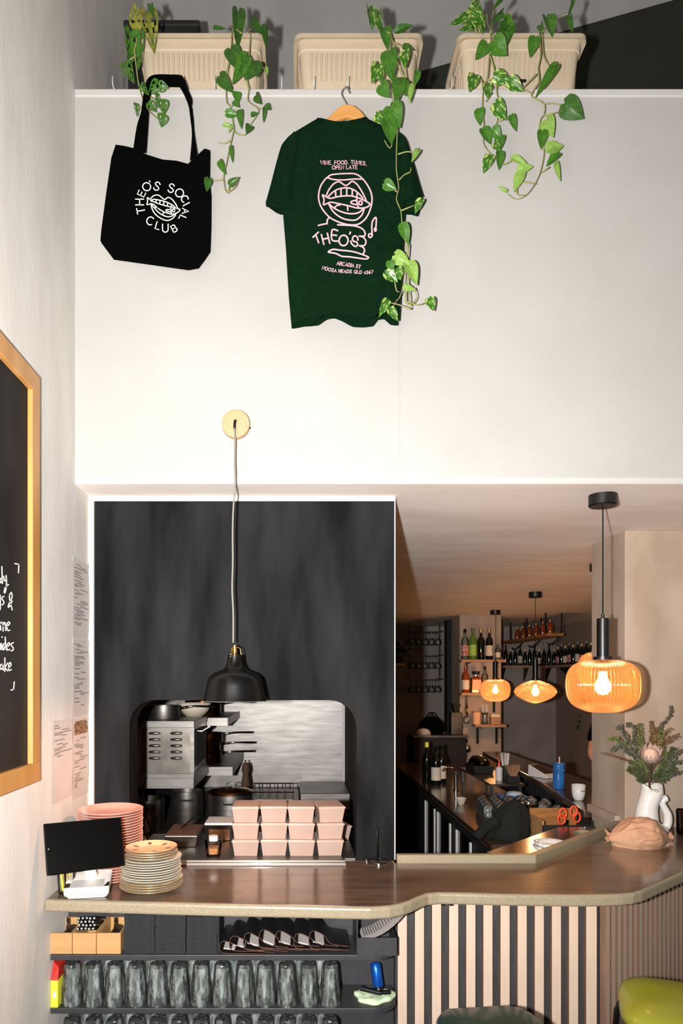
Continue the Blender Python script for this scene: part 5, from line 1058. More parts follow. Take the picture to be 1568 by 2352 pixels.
def sprig(pts, m_, lw, ll, dens, seed, pair=True, sm_='stem', spread=.0):
    rr = random.Random(seed); line = smoothline([jp(*q) + Vector((0, rr.uniform(-.012, .012) - .02 * (i / len(pts)), -.06)) for i, q in enumerate(pts)], 8)
    sg = obj('sprig_stem', MB().tube(line, [.0016 - .0009 * i / len(line) for i in range(len(line))], 5), sm_, fl_)
    mb = MB(); n = len(line); start = int(n * .18)
    steps = dens
    for s_ in range(steps):
        f = start + (n - 1 - start) * s_ / steps; i = int(f); p = line[i].lerp(line[min(n - 1, i + 1)], f - i); d = (line[min(n - 1, i + 1)] - line[max(0, i - 1)]).normalized()
        for side in ((-1, 1) if pair else (rr.choice((-1, 1)),)):
            u = Vector((d.z, rr.uniform(-.9, .9), -d.x)).normalized() * side; dirn = (u + d * rr.uniform(.2, .8) + Vector((0, rr.uniform(-.4, .4), 0))).normalized()
            w2 = dirn.cross(Vector((rr.uniform(-1, 1), 1, rr.uniform(-1, 1)))).normalized() * lw * (.7 + .5 * rr.random()); L2 = dirn * ll * (.7 + .5 * rr.random()) * (1 - .45 * s_ / steps)
            nn = w2.cross(L2).normalized() * ll * .12
            mb.add([p, p + L2 * .35 + w2 * .8 + nn, p + L2 * .75 + w2 * .7 + nn, p + L2, p + L2 * .75 - w2 * .7 + nn, p + L2 * .35 - w2 * .8 + nn, p + L2 * .5], [(0, 1, 6), (1, 2, 6), (2, 3, 6), (3, 4, 6), (4, 5, 6), (5, 0, 6)])
    lf = obj('leaves', mb, m_, sg); lf['kind'] = 'stuff'
E = 'euc'
for i, (pts, m_, lw, ll, dn, pr_) in enumerate((
    ([(1000, 1250), (1060, 800), (1100, 600), (1160, 400), (1260, 240), (1280, 100)], E, .0055, .012, 22, True), ([(960, 1250), (860, 900), (700, 700), (600, 520), (520, 400), (480, 440)], E, .007, .012, 22, True), ([(800, 800), (735, 600), (742, 430), (670, 378), (615, 405)], E, .007, .012, 14, True),
    ([(950, 1250), (800, 900), (650, 780), (500, 690), (390, 770)], E, .008, .014, 18, True), ([(700, 780), (560, 640), (450, 580), (370, 605)], 'euc2', .008, .013, 12, True), ([(940, 1250), (800, 1000), (620, 910), (450, 860), (235, 800)], 'rust', .003, .009, 20, True),
    ([(1050, 1250), (1180, 1050), (1300, 900), (1430, 760)], E, .007, .013, 18, True), ([(1060, 1250), (1200, 1100), (1350, 980), (1490, 910)], E, .007, .013, 18, True), ([(1060, 1250), (1200, 1150), (1330, 1120), (1500, 1070)], E, .007, .013, 18, True),
    ([(960, 1250), (850, 1150), (720, 1070), (640, 1030)], 'fern', .0022, .020, 40, True), ([(970, 1250), (850, 1200), (770, 1180)], 'fern', .0022, .018, 30, True), ([(1050, 1250), (1150, 1100), (1260, 900), (1330, 740)], 'fern', .0022, .024, 44, True), ([(1050, 1250), (1160, 1150), (1320, 1010)], 'fern', .0022, .024, 40, True), ([(1030, 1280), (1120, 1150), (1250, 1180)], 'fern', .0022, .022, 30, True),
    ([(980, 1200), (900, 800), (850, 560), (830, 370)], 'euc2', .0035, .016, 30, True), ([(900, 800), (780, 620), (740, 480)], 'euc2', .0035, .014, 16, True), ([(1000, 1200), (1030, 800), (1020, 600), (1000, 330)], 'rust', .004, .014, 34, True), ([(1020, 1100), (1100, 800), (1080, 600), (1070, 430)], 'rust', .005, .016, 30, True), ([(1020, 1100), (1140, 800), (1130, 600), (1150, 480)], 'euc2', .006, .016, 24, True),
    ([(1080, 1000), (1200, 680), (1270, 590), (1390, 540)], 'rust', .0014, .018, 24, True), ([(1190, 720), (1210, 560), (1270, 430)], 'rust', .0012, .016, 16, True), ([(960, 1200), (760, 1000), (650, 930)], 'fern', .004, .012, 26, True), ([(960, 1200), (860, 1000), (780, 900)], 'euc2', .004, .014, 30, True), ([(980, 1250), (820, 1080), (700, 1000)], 'euc2', .003, .016, 34, True), ([(1040, 1250), (1180, 960), (1200, 800)], 'euc2', .003, .018, 34, True))):
    sprig(pts, m_, lw * (1.25 if m_ in ('euc', 'euc2') else 1.1), ll * 1.35, int(dn * 1.3), 20 + i, pr_)
pcn = jp(930, 850) + Vector((0, -.035, -.06)); 
obj('protea_stem', MB().tube([jp(985, 1330) + Vector((0, 0, -.06)), jp(970, 1120) + Vector((0, -.012, -.06)), pcn + Vector((.004, .004, -.02))], .005, 8), 'stem', fl_)
ph_ = obj('protea_head', MB().lathe([(0, -.024), (.02, -.02), (.033, -.004), (.034, .014), (.026, .032), (.012, .044), (0, .048)], 20), 'protea_core', fl_, smooth=1, loc=pcn); ph_.rotation_euler = (.75, -.12, 0)
pet = mesh('petal', MB().grid(lambda u, v: ((u - .5) * .014 * math.sin(PI * (.12 + .83 * v)), -.004 * math.sin(PI * v) - .0012 * abs(u - .5), v * .054), 2, 5), 'protea', 1)
for ring_, (r_, z_, tilt, n) in enumerate(((.022, -.018, .55, 11), (.030, -.014, .30, 14), (.034, -.006, .12, 15))):
    for i in range(n):
        a_ = 2 * PI * (i + .5 * ring_) / n; o = obj('petal', pet, None, ph_, loc=(r_ * math.cos(a_), r_ * math.sin(a_), z_))
        o.rotation_euler = (tilt + random.uniform(-.1, .15), 0, a_ + PI / 2)
# kraft paper bag
bg = onz(1470, 1944, ZC); bg = Vector(((1470 - CX) / F * 2.86, 2.87, ZC)); t = thing('paper_bag', 'crumpled kraft paper bag lying on the counter before the jug', 'bag', bg)
bm = bmesh.new(); bmesh.ops.create_icosphere(bm, subdivisions=5, radius=1)
for v in bm.verts:
    c_ = v.co.copy(); x = c_.x; xs = math.copysign(abs(x) ** .9, x)
    tap = max(.12, 1 - .55 * max(0, abs(x) - .35) / .65); nz = noise.noise(c_ * 1.6 + Vector((3, 1, 0))) * .14 + abs(noise.noise(c_ * 3.0)) * .12 - abs(noise.noise(c_ * 6 + Vector((5, 2, 1)))) * .035
    zz = max(c_.z, -.52)
    v.co = Vector((xs * .128, c_.y * .085 * tap * (1 + nz), (zz + .52) * .072 * (tap * (1 + nz) if zz > -.5 else .6) + (.012 * abs(x) if zz > -.5 else 0)))
m_ = MB(); bm.verts.index_update(); m_.add([v.co for v in bm.verts], [[v.index for v in f.verts] for f in bm.faces]); bm.free()
obj('bag_body', m_, 'kraft', t, smooth=14)
for sg in (-1, 1):
    def fn(u, v): return (sg * (.108 + .032 * u), .012 * math.sin(v * 13 + u * 2) * u, .030 - .006 * sg + (v - .5) * (.012 + .05 * u) + .004 * math.sin(9 * v))
    o = obj('twisted_end', MB().grid(fn, 5, 14), 'kraft', t); sm = o.modifiers.new('thick', 'SOLIDIFY'); sm.thickness = .0015
gx = (1577 - CX) / F * 3.08; o = obj('brown_tumbler', mesh('brown_tumbler', MB().lathe([(0, 0), (.038, 0), (.042, .004), (.044, .11), (.0415, .11), (.038, .012), (0, .010)], 28), 'amber_drink', 30), None, None, loc=(gx, 3.08, ZC)); tag(o, 'brown glass tumbler beside the fish jug', 'glass')

# ------------------------------------------------------------------ the bar behind: benches and bar top
t = thing('long_bar_counter', 'long dark timber bar top running back from the column', 'counter', (1.8, 4.9, 0))
bp_ = [(1.53, 3.63), (1.57, 3.63), (2.02, 3.63), (2.02, 6.6), (1.80, 6.6), (1.72, 5.4), (1.66, 4.6)]
obj('worktop', MB().prism([(x - 1.8, y - 4.9, .96) for x, y in bp_], (0, 0, .04)), 'bench', t, bevel=.006)
obj('front_panel', MB().box(.12, .16, -1.2, 1.65, 0, .958), 'dark_back', t)
t = thing('work_bench', 'low dark work bench along the bar aisle', 'bench', (1.3, 4.7, 0))
obj('worktop', MB().box(-.3, .3, -1.2, 2.2, .82, .85), 'bench', t, bevel=.004)
obj('cabinet', MB().box(-.285, .3, -1.18, 2.2, 0, .818), 'black', t)
for y0_, y1_ in ((3.93, 4.27), (4.45, 4.84), (4.95, 5.3)):
    d_ = obj('fridge_door', MB().box(-.292, -.2852, y0_ - 4.7, y1_ - 4.7, .12, .76), 'screen', t)
    for yy in (y0_, y1_): obj('door_edge', MB().box(-.304, -.2925, yy - 4.712, yy - 4.688, .12, .76), 'white_plastic', d_)  # white instead of chrome, so the bright reflection is painted in
t = thing('inner_ledge', 'glossy brown ledge inside the raised counter lip', 'ledge', (1.1, 3.0, 0))
obj('board', MB().prism([(x - 1.1, y - 3.0, .935) for x, y in ((.93, 2.675), (1.50, 3.245), (1.50, 3.44), (1.32, 3.44), (.82, 2.94))], (0, 0, .02)), 'bench', t)
obj('support', MB().prism([(x - 1.1, y - 3.0, 0) for x, y in ((1.05, 2.84), (1.45, 3.24), (1.40, 3.29), (1.0, 2.89))], (0, 0, .934)), 'black', t)
bowlm = mesh('bowl', MB().lathe([(0, 0), (.035, 0), (.04, .004), (.062, .012), (.07, .026), (.068, .027), (.058, .015), (.036, .008), (0, .008)], 32), 'porcelain', 1)
for k, lb in enumerate(('white bowl under another on the ledge inside the lip', 'white bowl stacked on top on the ledge inside the lip')):
    o = obj('white_bowl', bowlm, None, None, loc=(1.092 + .004 * k, 2.945, .9555 + .0165 * k)); tag(o, lb, 'bowl', 'white bowls inside the lip'); o.rotation_euler = (0, .0, k)
o = obj('green_plate', plate_mesh(.07, 'green_plate'), None, None, loc=(1.385, 3.235, .9556)); tag(o, 'sage green plate on the ledge inside the lip', 'plate')
t = thing('draped_jacket', 'dark green jacket heaped on the work bench', 'jacket', (1.135, 3.66, .8505)); m_ = MB(); n = 28; vs = []
pr = [(.11, 0), (.115, .02), (.10, .09), (.075, .15), (.045, .185), (.015, .2)]
for r_, z_ in pr:
    for i in range(n):
        a_ = 2 * PI * i / n; q = r_ * (1 + .13 * math.sin(3 * a_ + z_ * 9) + .08 * math.sin(7 * a_ - z_ * 20)); vs.append((q * math.cos(a_) + .15 * z_, q * math.sin(a_) * .8, z_))
obj('cloth', m_.add(vs, [(k * n + i, k * n + (i + 1) % n, (k + 1) * n + (i + 1) % n, (k + 1) * n + i) for k in range(len(pr) - 1) for i in range(n)] + [tuple(range(n))[::-1], tuple((len(pr) - 1) * n + i for i in range(n))]), 'dark_cloth', t, smooth=1)
obj('sleeve', MB().tube(smoothline([(-.08, -.06, .10), (-.15, -.09, .07), (-.2, -.12, .03)], 4), [.03, .03, .03, .028, .028, .026, .026, .025, .024], 10), 'dark_cloth', t, smooth=1)
t = thing('cutlery_crate', 'black crate with timber lining on the bench', 'crate', (1.385, 3.60, .8505))
for bx_, m_ in (((-.12, .14, -.1, -.09, 0, .10), 'black'), ((-.12, -.112, -.09, .1, 0, .12), 'pine'), ((.132, .14, -.09, .1, 0, .12), 'black'), ((-.12, .14, .1, .11, 0, .15), 'warm_wood'), ((-.112, .132, -.09, .1, 0, .006), 'black')): obj('panel', MB().box(*bx_), m_, t)
t = thing('scissors', 'orange-handled scissors standing in the black crate', 'scissors', (1.42, 3.60, .858))
for sg, dx in ((-1, 0), (1, .028)):
    rg = [(.018 * math.cos(a_) + sg * .014 + dx, 0, .135 + .026 * math.sin(a_) + .012 * dx * 30) for a_ in [2 * PI * i / 20 for i in range(20)]]
    hd = obj('handle', MB().tube(rg, .0055, 6, True), 'orange_plastic', t, smooth=1); rg2 = [(x + .02 * sg * .6, y - .012, z - .028) for x, y, z in rg]
    obj('handle_loop', MB().tube(rg2, .005, 6, True), 'orange_plastic', hd, smooth=1)
    obj('blade', MB().obox((sg * .004, 0, .05), (.006, 0, 0), (0, .0012, 0), (sg * .004, 0, .05)), 'chrome', t)
# glassware drying on the bench
WG = mesh('stemless_glass', MB().lathe([(.03, 0), (.032, .004), (.038, .03), (.040, .055), (.034, .085), (.02, .1), (0, .103), (0, .099), (.018, .097), (.032, .083), (.0385, .055), (.0365, .03), (.0285, 0)], 22), 'tint_glass', 1)
k = 0
for r_ in range(4):
    for c_ in range(4):
        o = obj('stemless_glass', WG, None, None, loc=(1.155 + .083 * c_ + .012 * r_, 4.12 + .088 * r_ + .01 * (c_ % 2), .8505)); k += 1
        tag(o, 'upturned stemless glass on the low bench, %s row from the jacket, %s from the aisle' % (nth(r_), nth(c_)), 'glass', 'glasses drying on the low bench')
for j in range(6):
    o = obj('stemless_glass', WG, None, None, loc=(1.505 + .0 * j, 3.86 + .1 * j, .8505)); o.location.x = 1.50 if j % 2 else 1.555; tag(o, 'upturned stemless glass under the bar top edge, %s from the column' % nth(j), 'glass', 'glasses under the bar top edge')
t = thing('cocktail_shaker', 'polished steel cocktail tin on the low bench', 'shaker', (1.335, 3.93, .8505)); obj('tin', MB().lathe([(0, 0), (.03, 0), (.032, .006), (.044, .135), (.0425, .135), (.03, .01), (0, .009)], 24), 'chrome', t, smooth=30); obj('rim_bead', MB().tube([(.0438 * math.cos(2 * PI * i / 24), .0438 * math.sin(2 * PI * i / 24), .135) for i in range(24)], .0015, 6, True), 'chrome', t)
o = obj('cream_bowl', mesh('cream_bowl', MB().lathe([(0, 0), (.017, 0), (.02, .004), (.037, .045), (.035, .045), (.018, .008), (0, .007)], 24), 'cream_plate', 30), None, None, loc=(1.115, 4.62, .8505)); tag(o, 'small cream bowl on the low bench', 'bowl')
t = thing('bar_tap', 'chrome swan-neck tap at the bar sink', 'tap', (1.22, 5.22, .8505)); obj('riser', MB().lathe([(0, 0), (.022, 0), (.022, .01), (.013, .014), (.013, .13), (0, .135)], 16), 'chrome', t, smooth=30); obj('spout', MB().tube(smoothline([(0, 0, .12), (-.03, -.02, .17), (-.09, -.04, .175), (-.11, -.045, .15)], 4), .008, 8), 'chrome', t, smooth=1); obj('lever', MB().tube([(0, 0, .13), (-.02, -.09, .15)], .006, 8), 'chrome', t, smooth=1)
def bottle(loc, r, h, body, label, lab=None, lc=None, cap='black', kind='bordeaux', group=None, nm='bottle'):
    t = thing(nm, label, 'bottle', loc, random.uniform(0, 6), group)
    if kind == 'square': obj('glass_body', MB().taper((-r, r, -r * .8, r * .8), (-r, r, -r * .8, r * .8), 0, h * .68).taper((-r * .9, r * .9, -r * .7, r * .7), (-r * .4, r * .4, -r * .4, r * .4), h * .68, h * .76).lathe([(r * .35, h * .76), (r * .35, h * .84)], 12), body, t, bevel=.004)
    else: obj('glass_body', MB().lathe([(0, 0), (r * .95, 0), (r, .006), (r, h * .58), (r * .85, h * .68), (r * .38, h * .76), (r * .34, h * .95), (r * .4, h * .955), (r * .4, h * .97), (0, h * .97)], 20), body, t, smooth=35)
    obj('stopper', MB().lathe([(0, 0), (r * (.75 if kind == 'square' else .42), 0), (r * (.75 if kind == 'square' else .42), h * (.15 if kind == 'square' else .12)), (0, h * (.15 if kind == 'square' else .12))], 14), cap, t, smooth=30, loc=(0, 0, h * (.85 if kind == 'square' else .88)))
    if lab:
        if kind == 'square': obj('label_band', MB().box(-r * .85, r * .85, -r * .8 - .0015, -r * .8 - .0004, h * .12, h * .6), lab, t); t.rotation_euler.z = 0
        else: obj('label_band', MB().shell([(r + .0008, h * .12), (r + .0008, h * .46)], 20), lab, t, smooth=1)
    return t
# bottle pillar shelves
Z6 = zoomer(900, 1380, 3.136)
def px6(x): return (Z6(x, 0)[0] - CX) / F
for z, x0, x1, lb in ((1.915, 1.80, 2.29, 'top timber shelf on the bottle pillar'), (1.552, 1.80, 2.29, 'middle timber shelf on the bottle pillar'), (1.205, 1.95, 2.29, 'bottom timber shelf on the bottle pillar')):
    t = thing('pillar_shelf', lb, 'shelf', ((x0 + x1) / 2, 7.52, z)); hw2 = (x1 - x0) / 2
    obj('board', MB().box(-hw2, hw2, -.08, .079, -.03, 0), 'shelf_wood', t, bevel=.002)
    for sg in (-.62, .62): obj('bracket', MB().box(sg * hw2 - .012, sg * hw2 + .012, -.06, .079, -.042, -.0305).box(sg * hw2 - .012, sg * hw2 + .012, .06, .079, -.22, -.042), 'black_metal', t)
for x, h, body, lab, cap, lb in ((525, .335, 'liquor', 'label_red', 'wine', 'clear spirit bottle with red striped label on the pillar'), (582, .35, 'green_bottle', 'label_lime', 'chrome', 'green-labelled spirit bottle on the pillar'), (640, .335, 'wine', None, 'gold', 'dark wine bottle with gold capsule and no pale label on the pillar'), (700, .335, 'wine', 'label_cream', 'gold', 'dark wine bottle with gold capsule and cream label on the pillar'), (762, .17, 'liquor', 'label_cream', 'chrome', 'short clear bottle at the end of the pillar shelf')):
    bottle((px6(x) * 7.5, 7.5, 1.9155), .040 if h > .2 else .03, h, body, lb, lab, None, cap)
bottle((px6(528) * 7.5, 7.5, 1.5525), .042, .30, 'amber_bottle', 'amber long-necked spirit bottle with pale label on the pillar', 'label_cream', None, 'amber_bottle')
bottle((px6(603) * 7.5, 7.5, 1.5525), .054, .235, 'amber_bottle', 'square amber liqueur bottle with peach label on the pillar', 'label_peach', None, 'black', 'square')
bottle((px6(668) * 7.5, 7.5, 1.5525), .036, .29, 'liquor', 'clear spirit bottle with black stopper on the pillar', None, None, 'black')
t = thing('storage_tin', 'tan tin on the bottom pillar shelf', 'tin', (px6(607) * 7.5, 7.5, 1.2055)); obj('can', MB().lathe([(0, 0), (.042, 0), (.048, .13), (0, .13)], 20), 'label_peach', t, smooth=30); obj('lid', MB().lathe([(0, .131), (.05, .131), (.05, .14), (0, .14)], 20), 'shelf_wood', t, smooth=30)
t = thing('straw_glass', 'fluted glass of white straws on the bottom pillar shelf', 'glass', (px6(668) * 7.5, 7.5, 1.2055)); obj('tumbler', mesh('tumbler', MB().lathe([(0, 0), (.034, 0), (.026, .07), (.038, .13), (.036, .13), (.024, .07), (.03, .008), (0, .006)], 20), 'tint_glass', 1), None, t)
for j in range(7): obj('straw', MB().tube([(.012 * math.cos(j), .012 * math.sin(j), .012), (.034 * math.cos(j), .034 * math.sin(j), .215)], .004, 6), 'white_plastic', t)
t = thing('napkin_holder', 'pale napkin block on the bottom pillar shelf', 'napkin holder', (px6(740) * 7.5, 7.5, 1.2055)); obj('holder', MB().box(-.052, .052, -.04, .04, 0, .08), 'shelf_wood', t, bevel=.004); obj('napkin_block', MB().box(-.048, .048, -.036, .036, .0805, .11), 'label_cream', t)
for zz, lb in ((1.40, 'round glass lamp jar hanging on the pillar'), (1.08, 'wire bar strainer hanging on the pillar')):
    t = thing('hanging_jar' if zz > 1.2 else 'bar_strainer', lb, 'jar' if zz > 1.2 else 'strainer', (px6(540) * 7.55, 7.555, zz)); 
    obj('hook', MB().tube([(0, .044, .02), (0, 0, .02), (0, 0, 0)], .003, 6), 'black_metal', t)
    obj('neck', MB().tube([(0, 0, 0), (0, 0, -.10)], .012, 10), 'brass' if zz > 1.2 else 'chrome', t, smooth=1)
    obj('bowl', MB().lathe([(0, -.20), (.04, -.185), (.05, -.15), (.035, -.115), (.012, -.1), (0, -.1)], 18), 'tint_glass' if zz > 1.2 else 'chrome', t, smooth=1)
# glass racks left of the pillar
HG = mesh('hanging_wine_glass', MB().lathe([(.032, 0), (.033, -.003), (.005, -.007), (.004, -.065), (.02, -.08), (.036, -.105), (.037, -.13), (.030, -.155), (.0285, -.155), (.035, -.13), (.034, -.105), (.018, -.083), (.0, -.07)], 18), 'tint_glass', 1)
for z, lb in ((2.28, 'highest'), (1.985, 'middle'), (1.69, 'lowest')):
    t = thing('glass_rack', '%s hanging rack of stemmed glasses beside the pillar' % lb, 'rack', (1.60, 8.55, z))
    for yy in (-.12, -.04, .04, .12): obj('rail', MB().box(-.2, .2, yy - .008, yy + .008, 0, .012), 'black_metal', t)
    for xx in (-.19, .19): obj('hanger_rod', MB().tube([(xx, 0, .012), (xx, 0, .28 if z < 2.2 else ZS - z - .0005)], .005, 6), 'black_metal', t); obj('cross_bar', MB().box(xx - .008, xx + .008, -.13, .13, .0125, .02), 'black_metal', t)
    for yy in (-.08, .08):
        for c_ in range(5):
            o = obj('wine_glass', HG, None, None, loc=(1.60 - .155 + .0775 * c_, 8.55 + yy, z - .0005)); tag(o, 'stemmed glass hanging in the %s rack, %s from the post, %s row' % (lb, nth(4 - c_), 'front' if yy < 0 else 'rear'), 'glass', 'stemmed glasses in the racks')
# wine bottles, espresso corner and garnish station
for j, (x, y, h, lb, lab) in enumerate(((1.075, 5.62, .33, 'dark wine bottle with yellow capsule by the bar sink', None), (1.125, 5.50, .31, 'dark wine bottle with cream label by the bar sink, nearest the tap', 'label_cream'), (1.19, 5.60, .31, 'dark wine bottle with cream label behind the tap', 'label_cream'))):
    bottle((x, y, .8505), .038, h, 'wine', lb, lab, None, 'yellow' if j == 0 else 'wine')
t = thing('back_cabinet', 'dark back-bar cabinet left of the pillar', 'cabinet', (1.52, 7.4, 0)); obj('carcass', MB().box(-.28, .26, -.25, .25, 0, 1.09), 'black', t); obj('worktop', MB().box(-.29, .27, -.26, .26, 1.0905, 1.11), 'steel_dark', t); obj('door', MB().box(-.26, .24, -.262, -.2505, .1, 1.05), 'dark_wall', t)
t = thing('black_bag', 'slumped black bag on the back-bar cabinet', 'bag', (1.46, 7.42, 1.1105)); obj('bag_body', MB().lathe([(0, 0), (.13, 0), (.15, .04), (.12, .12), (.06, .175), (0, .19)], 20, sy=.7), 'black_cloth', t, smooth=1); obj('strap', MB().tube(smoothline([(-.06, 0, .15), (0, 0, .23), (.06, 0, .15)], 4), .008, 6), 'black_cloth', t)
t = thing('tea_towel', 'white towel heaped beside the black bag', 'towel', (1.345, 7.25, 1.1105)); obj('cloth', MB().lathe([(0, 0), (.08, 0), (.075, .03), (.05, .06), (0, .07)], 14, flute=.08, nf=5, sy=.8), 'paper', t, smooth=1)
t = thing('coffee_grinder', 'steel grinder tower standing by the pillar', 'grinder', (1.70, 7.28, 1.1105)); obj('body', MB().box(-.06, .06, -.06, .06, 0, .24), 'steel_dark', t, bevel=.008); obj('hopper', MB().lathe([(0, .2405), (.03, .2405), (.05, .32), (0, .32)], 16), 'glass', t); obj('lid', MB().lathe([(0, .3205), (.052, .3205), (.05, .33), (0, .33)], 16), 'black', t)
t = thing('speed_shelf', 'raised steel shelf over the work bench', 'shelf', (1.5, 5.2, .8505)); obj('board', MB().box(-.14, .10, -.42, .5, .10, .115), 'steel_dark', t)
for xx in (-.12, .08):
    for yy in (-.38, .46): obj('post', MB().box(xx - .01, xx + .01, yy - .01, yy + .01, 0, .0995), 'steel_dark', t)
zs = .9662
t = thing('garnish_caddy', 'black garnish caddy on the raised shelf', 'caddy', (1.45, 5.42, zs)); obj('tray', MB().taper((-.07, .07, -.14, .14), (-.08, .08, -.15, .15), 0, .06), 'black', t, bevel=.004); obj('dome_lid', MB().lathe([(.08, .061), (.075, .09), (.05, .12), (0, .13)], 18, sy=1.7), 'screen', t, smooth=1)
t = thing('straw_cup', 'dark cup of white paper straws on the raised shelf', 'cup', (1.535, 5.02, zs)); obj('cup', MB().lathe([(0, 0), (.028, 0), (.034, .1), (.032, .1), (.026, .006), (0, .005)], 18), 'black', t, smooth=30)
for j in range(10): obj('straw', MB().tube([(.01 * math.cos(j * 1.9), .01 * math.sin(j * 1.9), .01), (.03 * math.cos(j * 1.9), .03 * math.sin(j * 1.9), .19)], .004, 6), 'white_plastic', t)
t = thing('squeeze_bottle', 'white squeeze bottle with red tip on the raised shelf', 'bottle', (1.47, 4.95, zs)); obj('body', MB().lathe([(0, 0), (.024, 0), (.025, .09), (.012, .1), (0, .1)], 16), 'white_plastic', t, smooth=30); obj('tip', MB().lathe([(0, .1005), (.012, .1005), (.003, .145), (0, .145)], 12), 'orange_plastic', t, smooth=30)
t = thing('napkin_caddy', 'caddy of kraft napkins fanned out on the raised shelf', 'napkins', (1.545, 4.88, zs)); obj('holder', MB().box(-.045, .045, -.03, .03, 0, .045), 'black', t)
for j in range(6): obj('napkin', MB().obox((-.03 + .012 * j, 0, .075), (.002, 0, 0), (0, .028, 0), (.012 * (j - 2.5) * .5, 0, .045)), 'kraft', t)
t = thing('blue_ice_tub', 'blue plastic tub with pale cloth under the bar top edge', 'tub', (1.47, 4.60, .8505)); obj('tub', MB().taper((-.10, .06, -.06, .06), (-.115, .07, -.07, .07), 0, .07), 'blue_card', t, bevel=.004); obj('cloth', MB().lathe([(0, .071), (.06, .071), (.04, .09), (0, .095)], 14, flute=.1, nf=5), 'pale_blue', t, smooth=1)
# on the long bar top
t = thing('card_reader', 'white card reader with black screen on the bar top', 'card reader', (1.755, 4.88, ZC + .0005), .5); obj('case', MB().add([(-.05, -.085, 0), (.05, -.085, 0), (.05, .085, 0), (-.05, .085, 0), (-.048, -.085, .022), (.048, -.085, .022), (.048, .083, .085), (-.048, .083, .085)], [(0, 3, 2, 1), (4, 5, 6, 7), (0, 1, 5, 4), (1, 2, 6, 5), (2, 3, 7, 6), (3, 0, 4, 7)]), 'white_plastic', t, bevel=.006); obj('screen', MB().add([(-.04, -.06, .0325), (.04, -.06, .0325), (.04, .072, .0820), (-.04, .072, .0820)], [(0, 1, 2, 3)]), 'screen', t)
tk = onz(1283, 1812, ZC); t = thing('tiki_mug', 'blue glazed tiki mug with a straw on the bar top', 'mug', (tk.x, tk.y, ZC + .0005))
obj('mug', MB().lathe([(0, 0), (.033, 0), (.035, .01), (.034, .03), (.037, .045), (.034, .06), (.037, .085), (.033, .1), (.036, .12), (.034, .145), (.036, .165), (.034, .165), (.031, .02), (0, .015)], 24, flute=.04, nf=6), 'tiki', t, smooth=1); obj('straw', MB().tube([(0, 0, .03), (.004, 0, .205)], .004, 6), 'label_peach', t)
for sg in (-1, 1): obj('brow', MB().obox((sg * .014, -.036, .12), (.01, 0, .003), (0, .004, 0), (0, 0, .006)), 'tiki', t, bevel=.002)
cpv = onz(1328, 1838, ZC); t = thing('white_cup', 'white handleless cup on the bar top', 'cup', (cpv.x, cpv.y, ZC + .0005)); obj('cup', MB().lathe([(0, 0), (.022, 0), (.027, .006), (.036, .03), (.039, .09), (.0365, .09), (.033, .03), (0, .01)], 28), 'porcelain', t, smooth=1)
obj('printed_mark', MB().shell([(.0382, .055), (.0385, .06)], 28).moved(), 'print_dark', t); mk = t.children[-1].data; 
bm = bmesh.new(); bm.from_mesh(mk); bmesh.ops.delete(bm, geom=[f for f in bm.faces if not (f.calc_center_median().y < -.03 and f.calc_center_median().x > 0)], context='FACES'); bm.to_mesh(mk); bm.free()
# far shelves with bottles
def farshelf(x0, x1, y0, y1, z, label, m_='shelf_wood'):
    t = thing('wall_shelf', label, 'shelf', ((x0 + x1) / 2, (y0 + y1) / 2, z)); hx_, hy = (x1 - x0) / 2, (y1 - y0) / 2
    obj('board', MB().box(-hx_, hx_, -hy, hy, -.03, 0), m_, t)
    return t
t = farshelf(2.62, 3.49, 9.0, 9.19, 1.88, 'long timber shelf of dark bottles on the far wall')
for xx in (-.3, 0, .3): obj('bracket', MB().prism([(xx, .09, -.031), (xx, -.07, -.031), (xx, .09, -.2)], (.015, 0, 0)), 'black_metal', t)
for j in range(13):
    bottle((2.66 + .064 * j, 9.09, 1.8805), .026, .22 + .03 * ((j * 7) % 3), 'wine', 'small dark bottle, %s from the pillar on the far wall shelf' % nth(j), 'label_cream' if j % 4 == 1 else None, None, ('gold', 'chrome', 'black')[j % 3], group='dark bottles on the far wall shelf')
t = farshelf(3.30, 3.49, 7.5, 8.98, 1.88, 'timber shelf of dark bottles on the boarded side wall')
for yy in (-.4, 0, .4): obj('bracket', MB().prism([(.09, yy, -.031), (-.07, yy, -.031), (.09, yy, -.2)], (0, .015, 0)), 'black_metal', t)
for j in range(9): bottle((3.40, 7.88 + .125 * j, 1.8805), .03, .24 + .03 * (j % 2), 'wine', 'small dark bottle, %s from the potted plant on the side wall shelf' % nth(j), ('label_cream', None, 'label_red')[j % 3], None, ('gold', 'chrome')[j % 2], group='dark bottles on the boarded side wall shelf')
t = thing('hanging_shelf', 'warm timber plank shelf hung from the bar ceiling', 'shelf', (2.75, 8.0, 2.19)); obj('plank', MB().box(-.09, .09, -.75, .9, -.03, 0), 'warm_wood', t)
for yy in (-.7, -.1, .5): obj('iron_hanger', MB().tube([(-.085, yy, -.03), (-.085, yy, ZS - 2.19 - .0005)], .008, 6), 'black_metal', t); obj('curled_bracket', MB().tube(smoothline([(.085, yy, ZS - 2.19 - .0005), (.085, yy, .05), (.05, yy, -.05), (-.03, yy, -.12), (-.07, yy, -.1)], 4), .007, 6), 'black_metal', t)
for j in range(6): bottle((2.75, 7.4 + .22 * j, 2.1905), .028, .15, 'amber_bottle', 'short amber bottle, %s along from the far wall on the hung plank' % nth(5 - j), None, None, 'gold', group='amber bottles on the hung plank shelf')
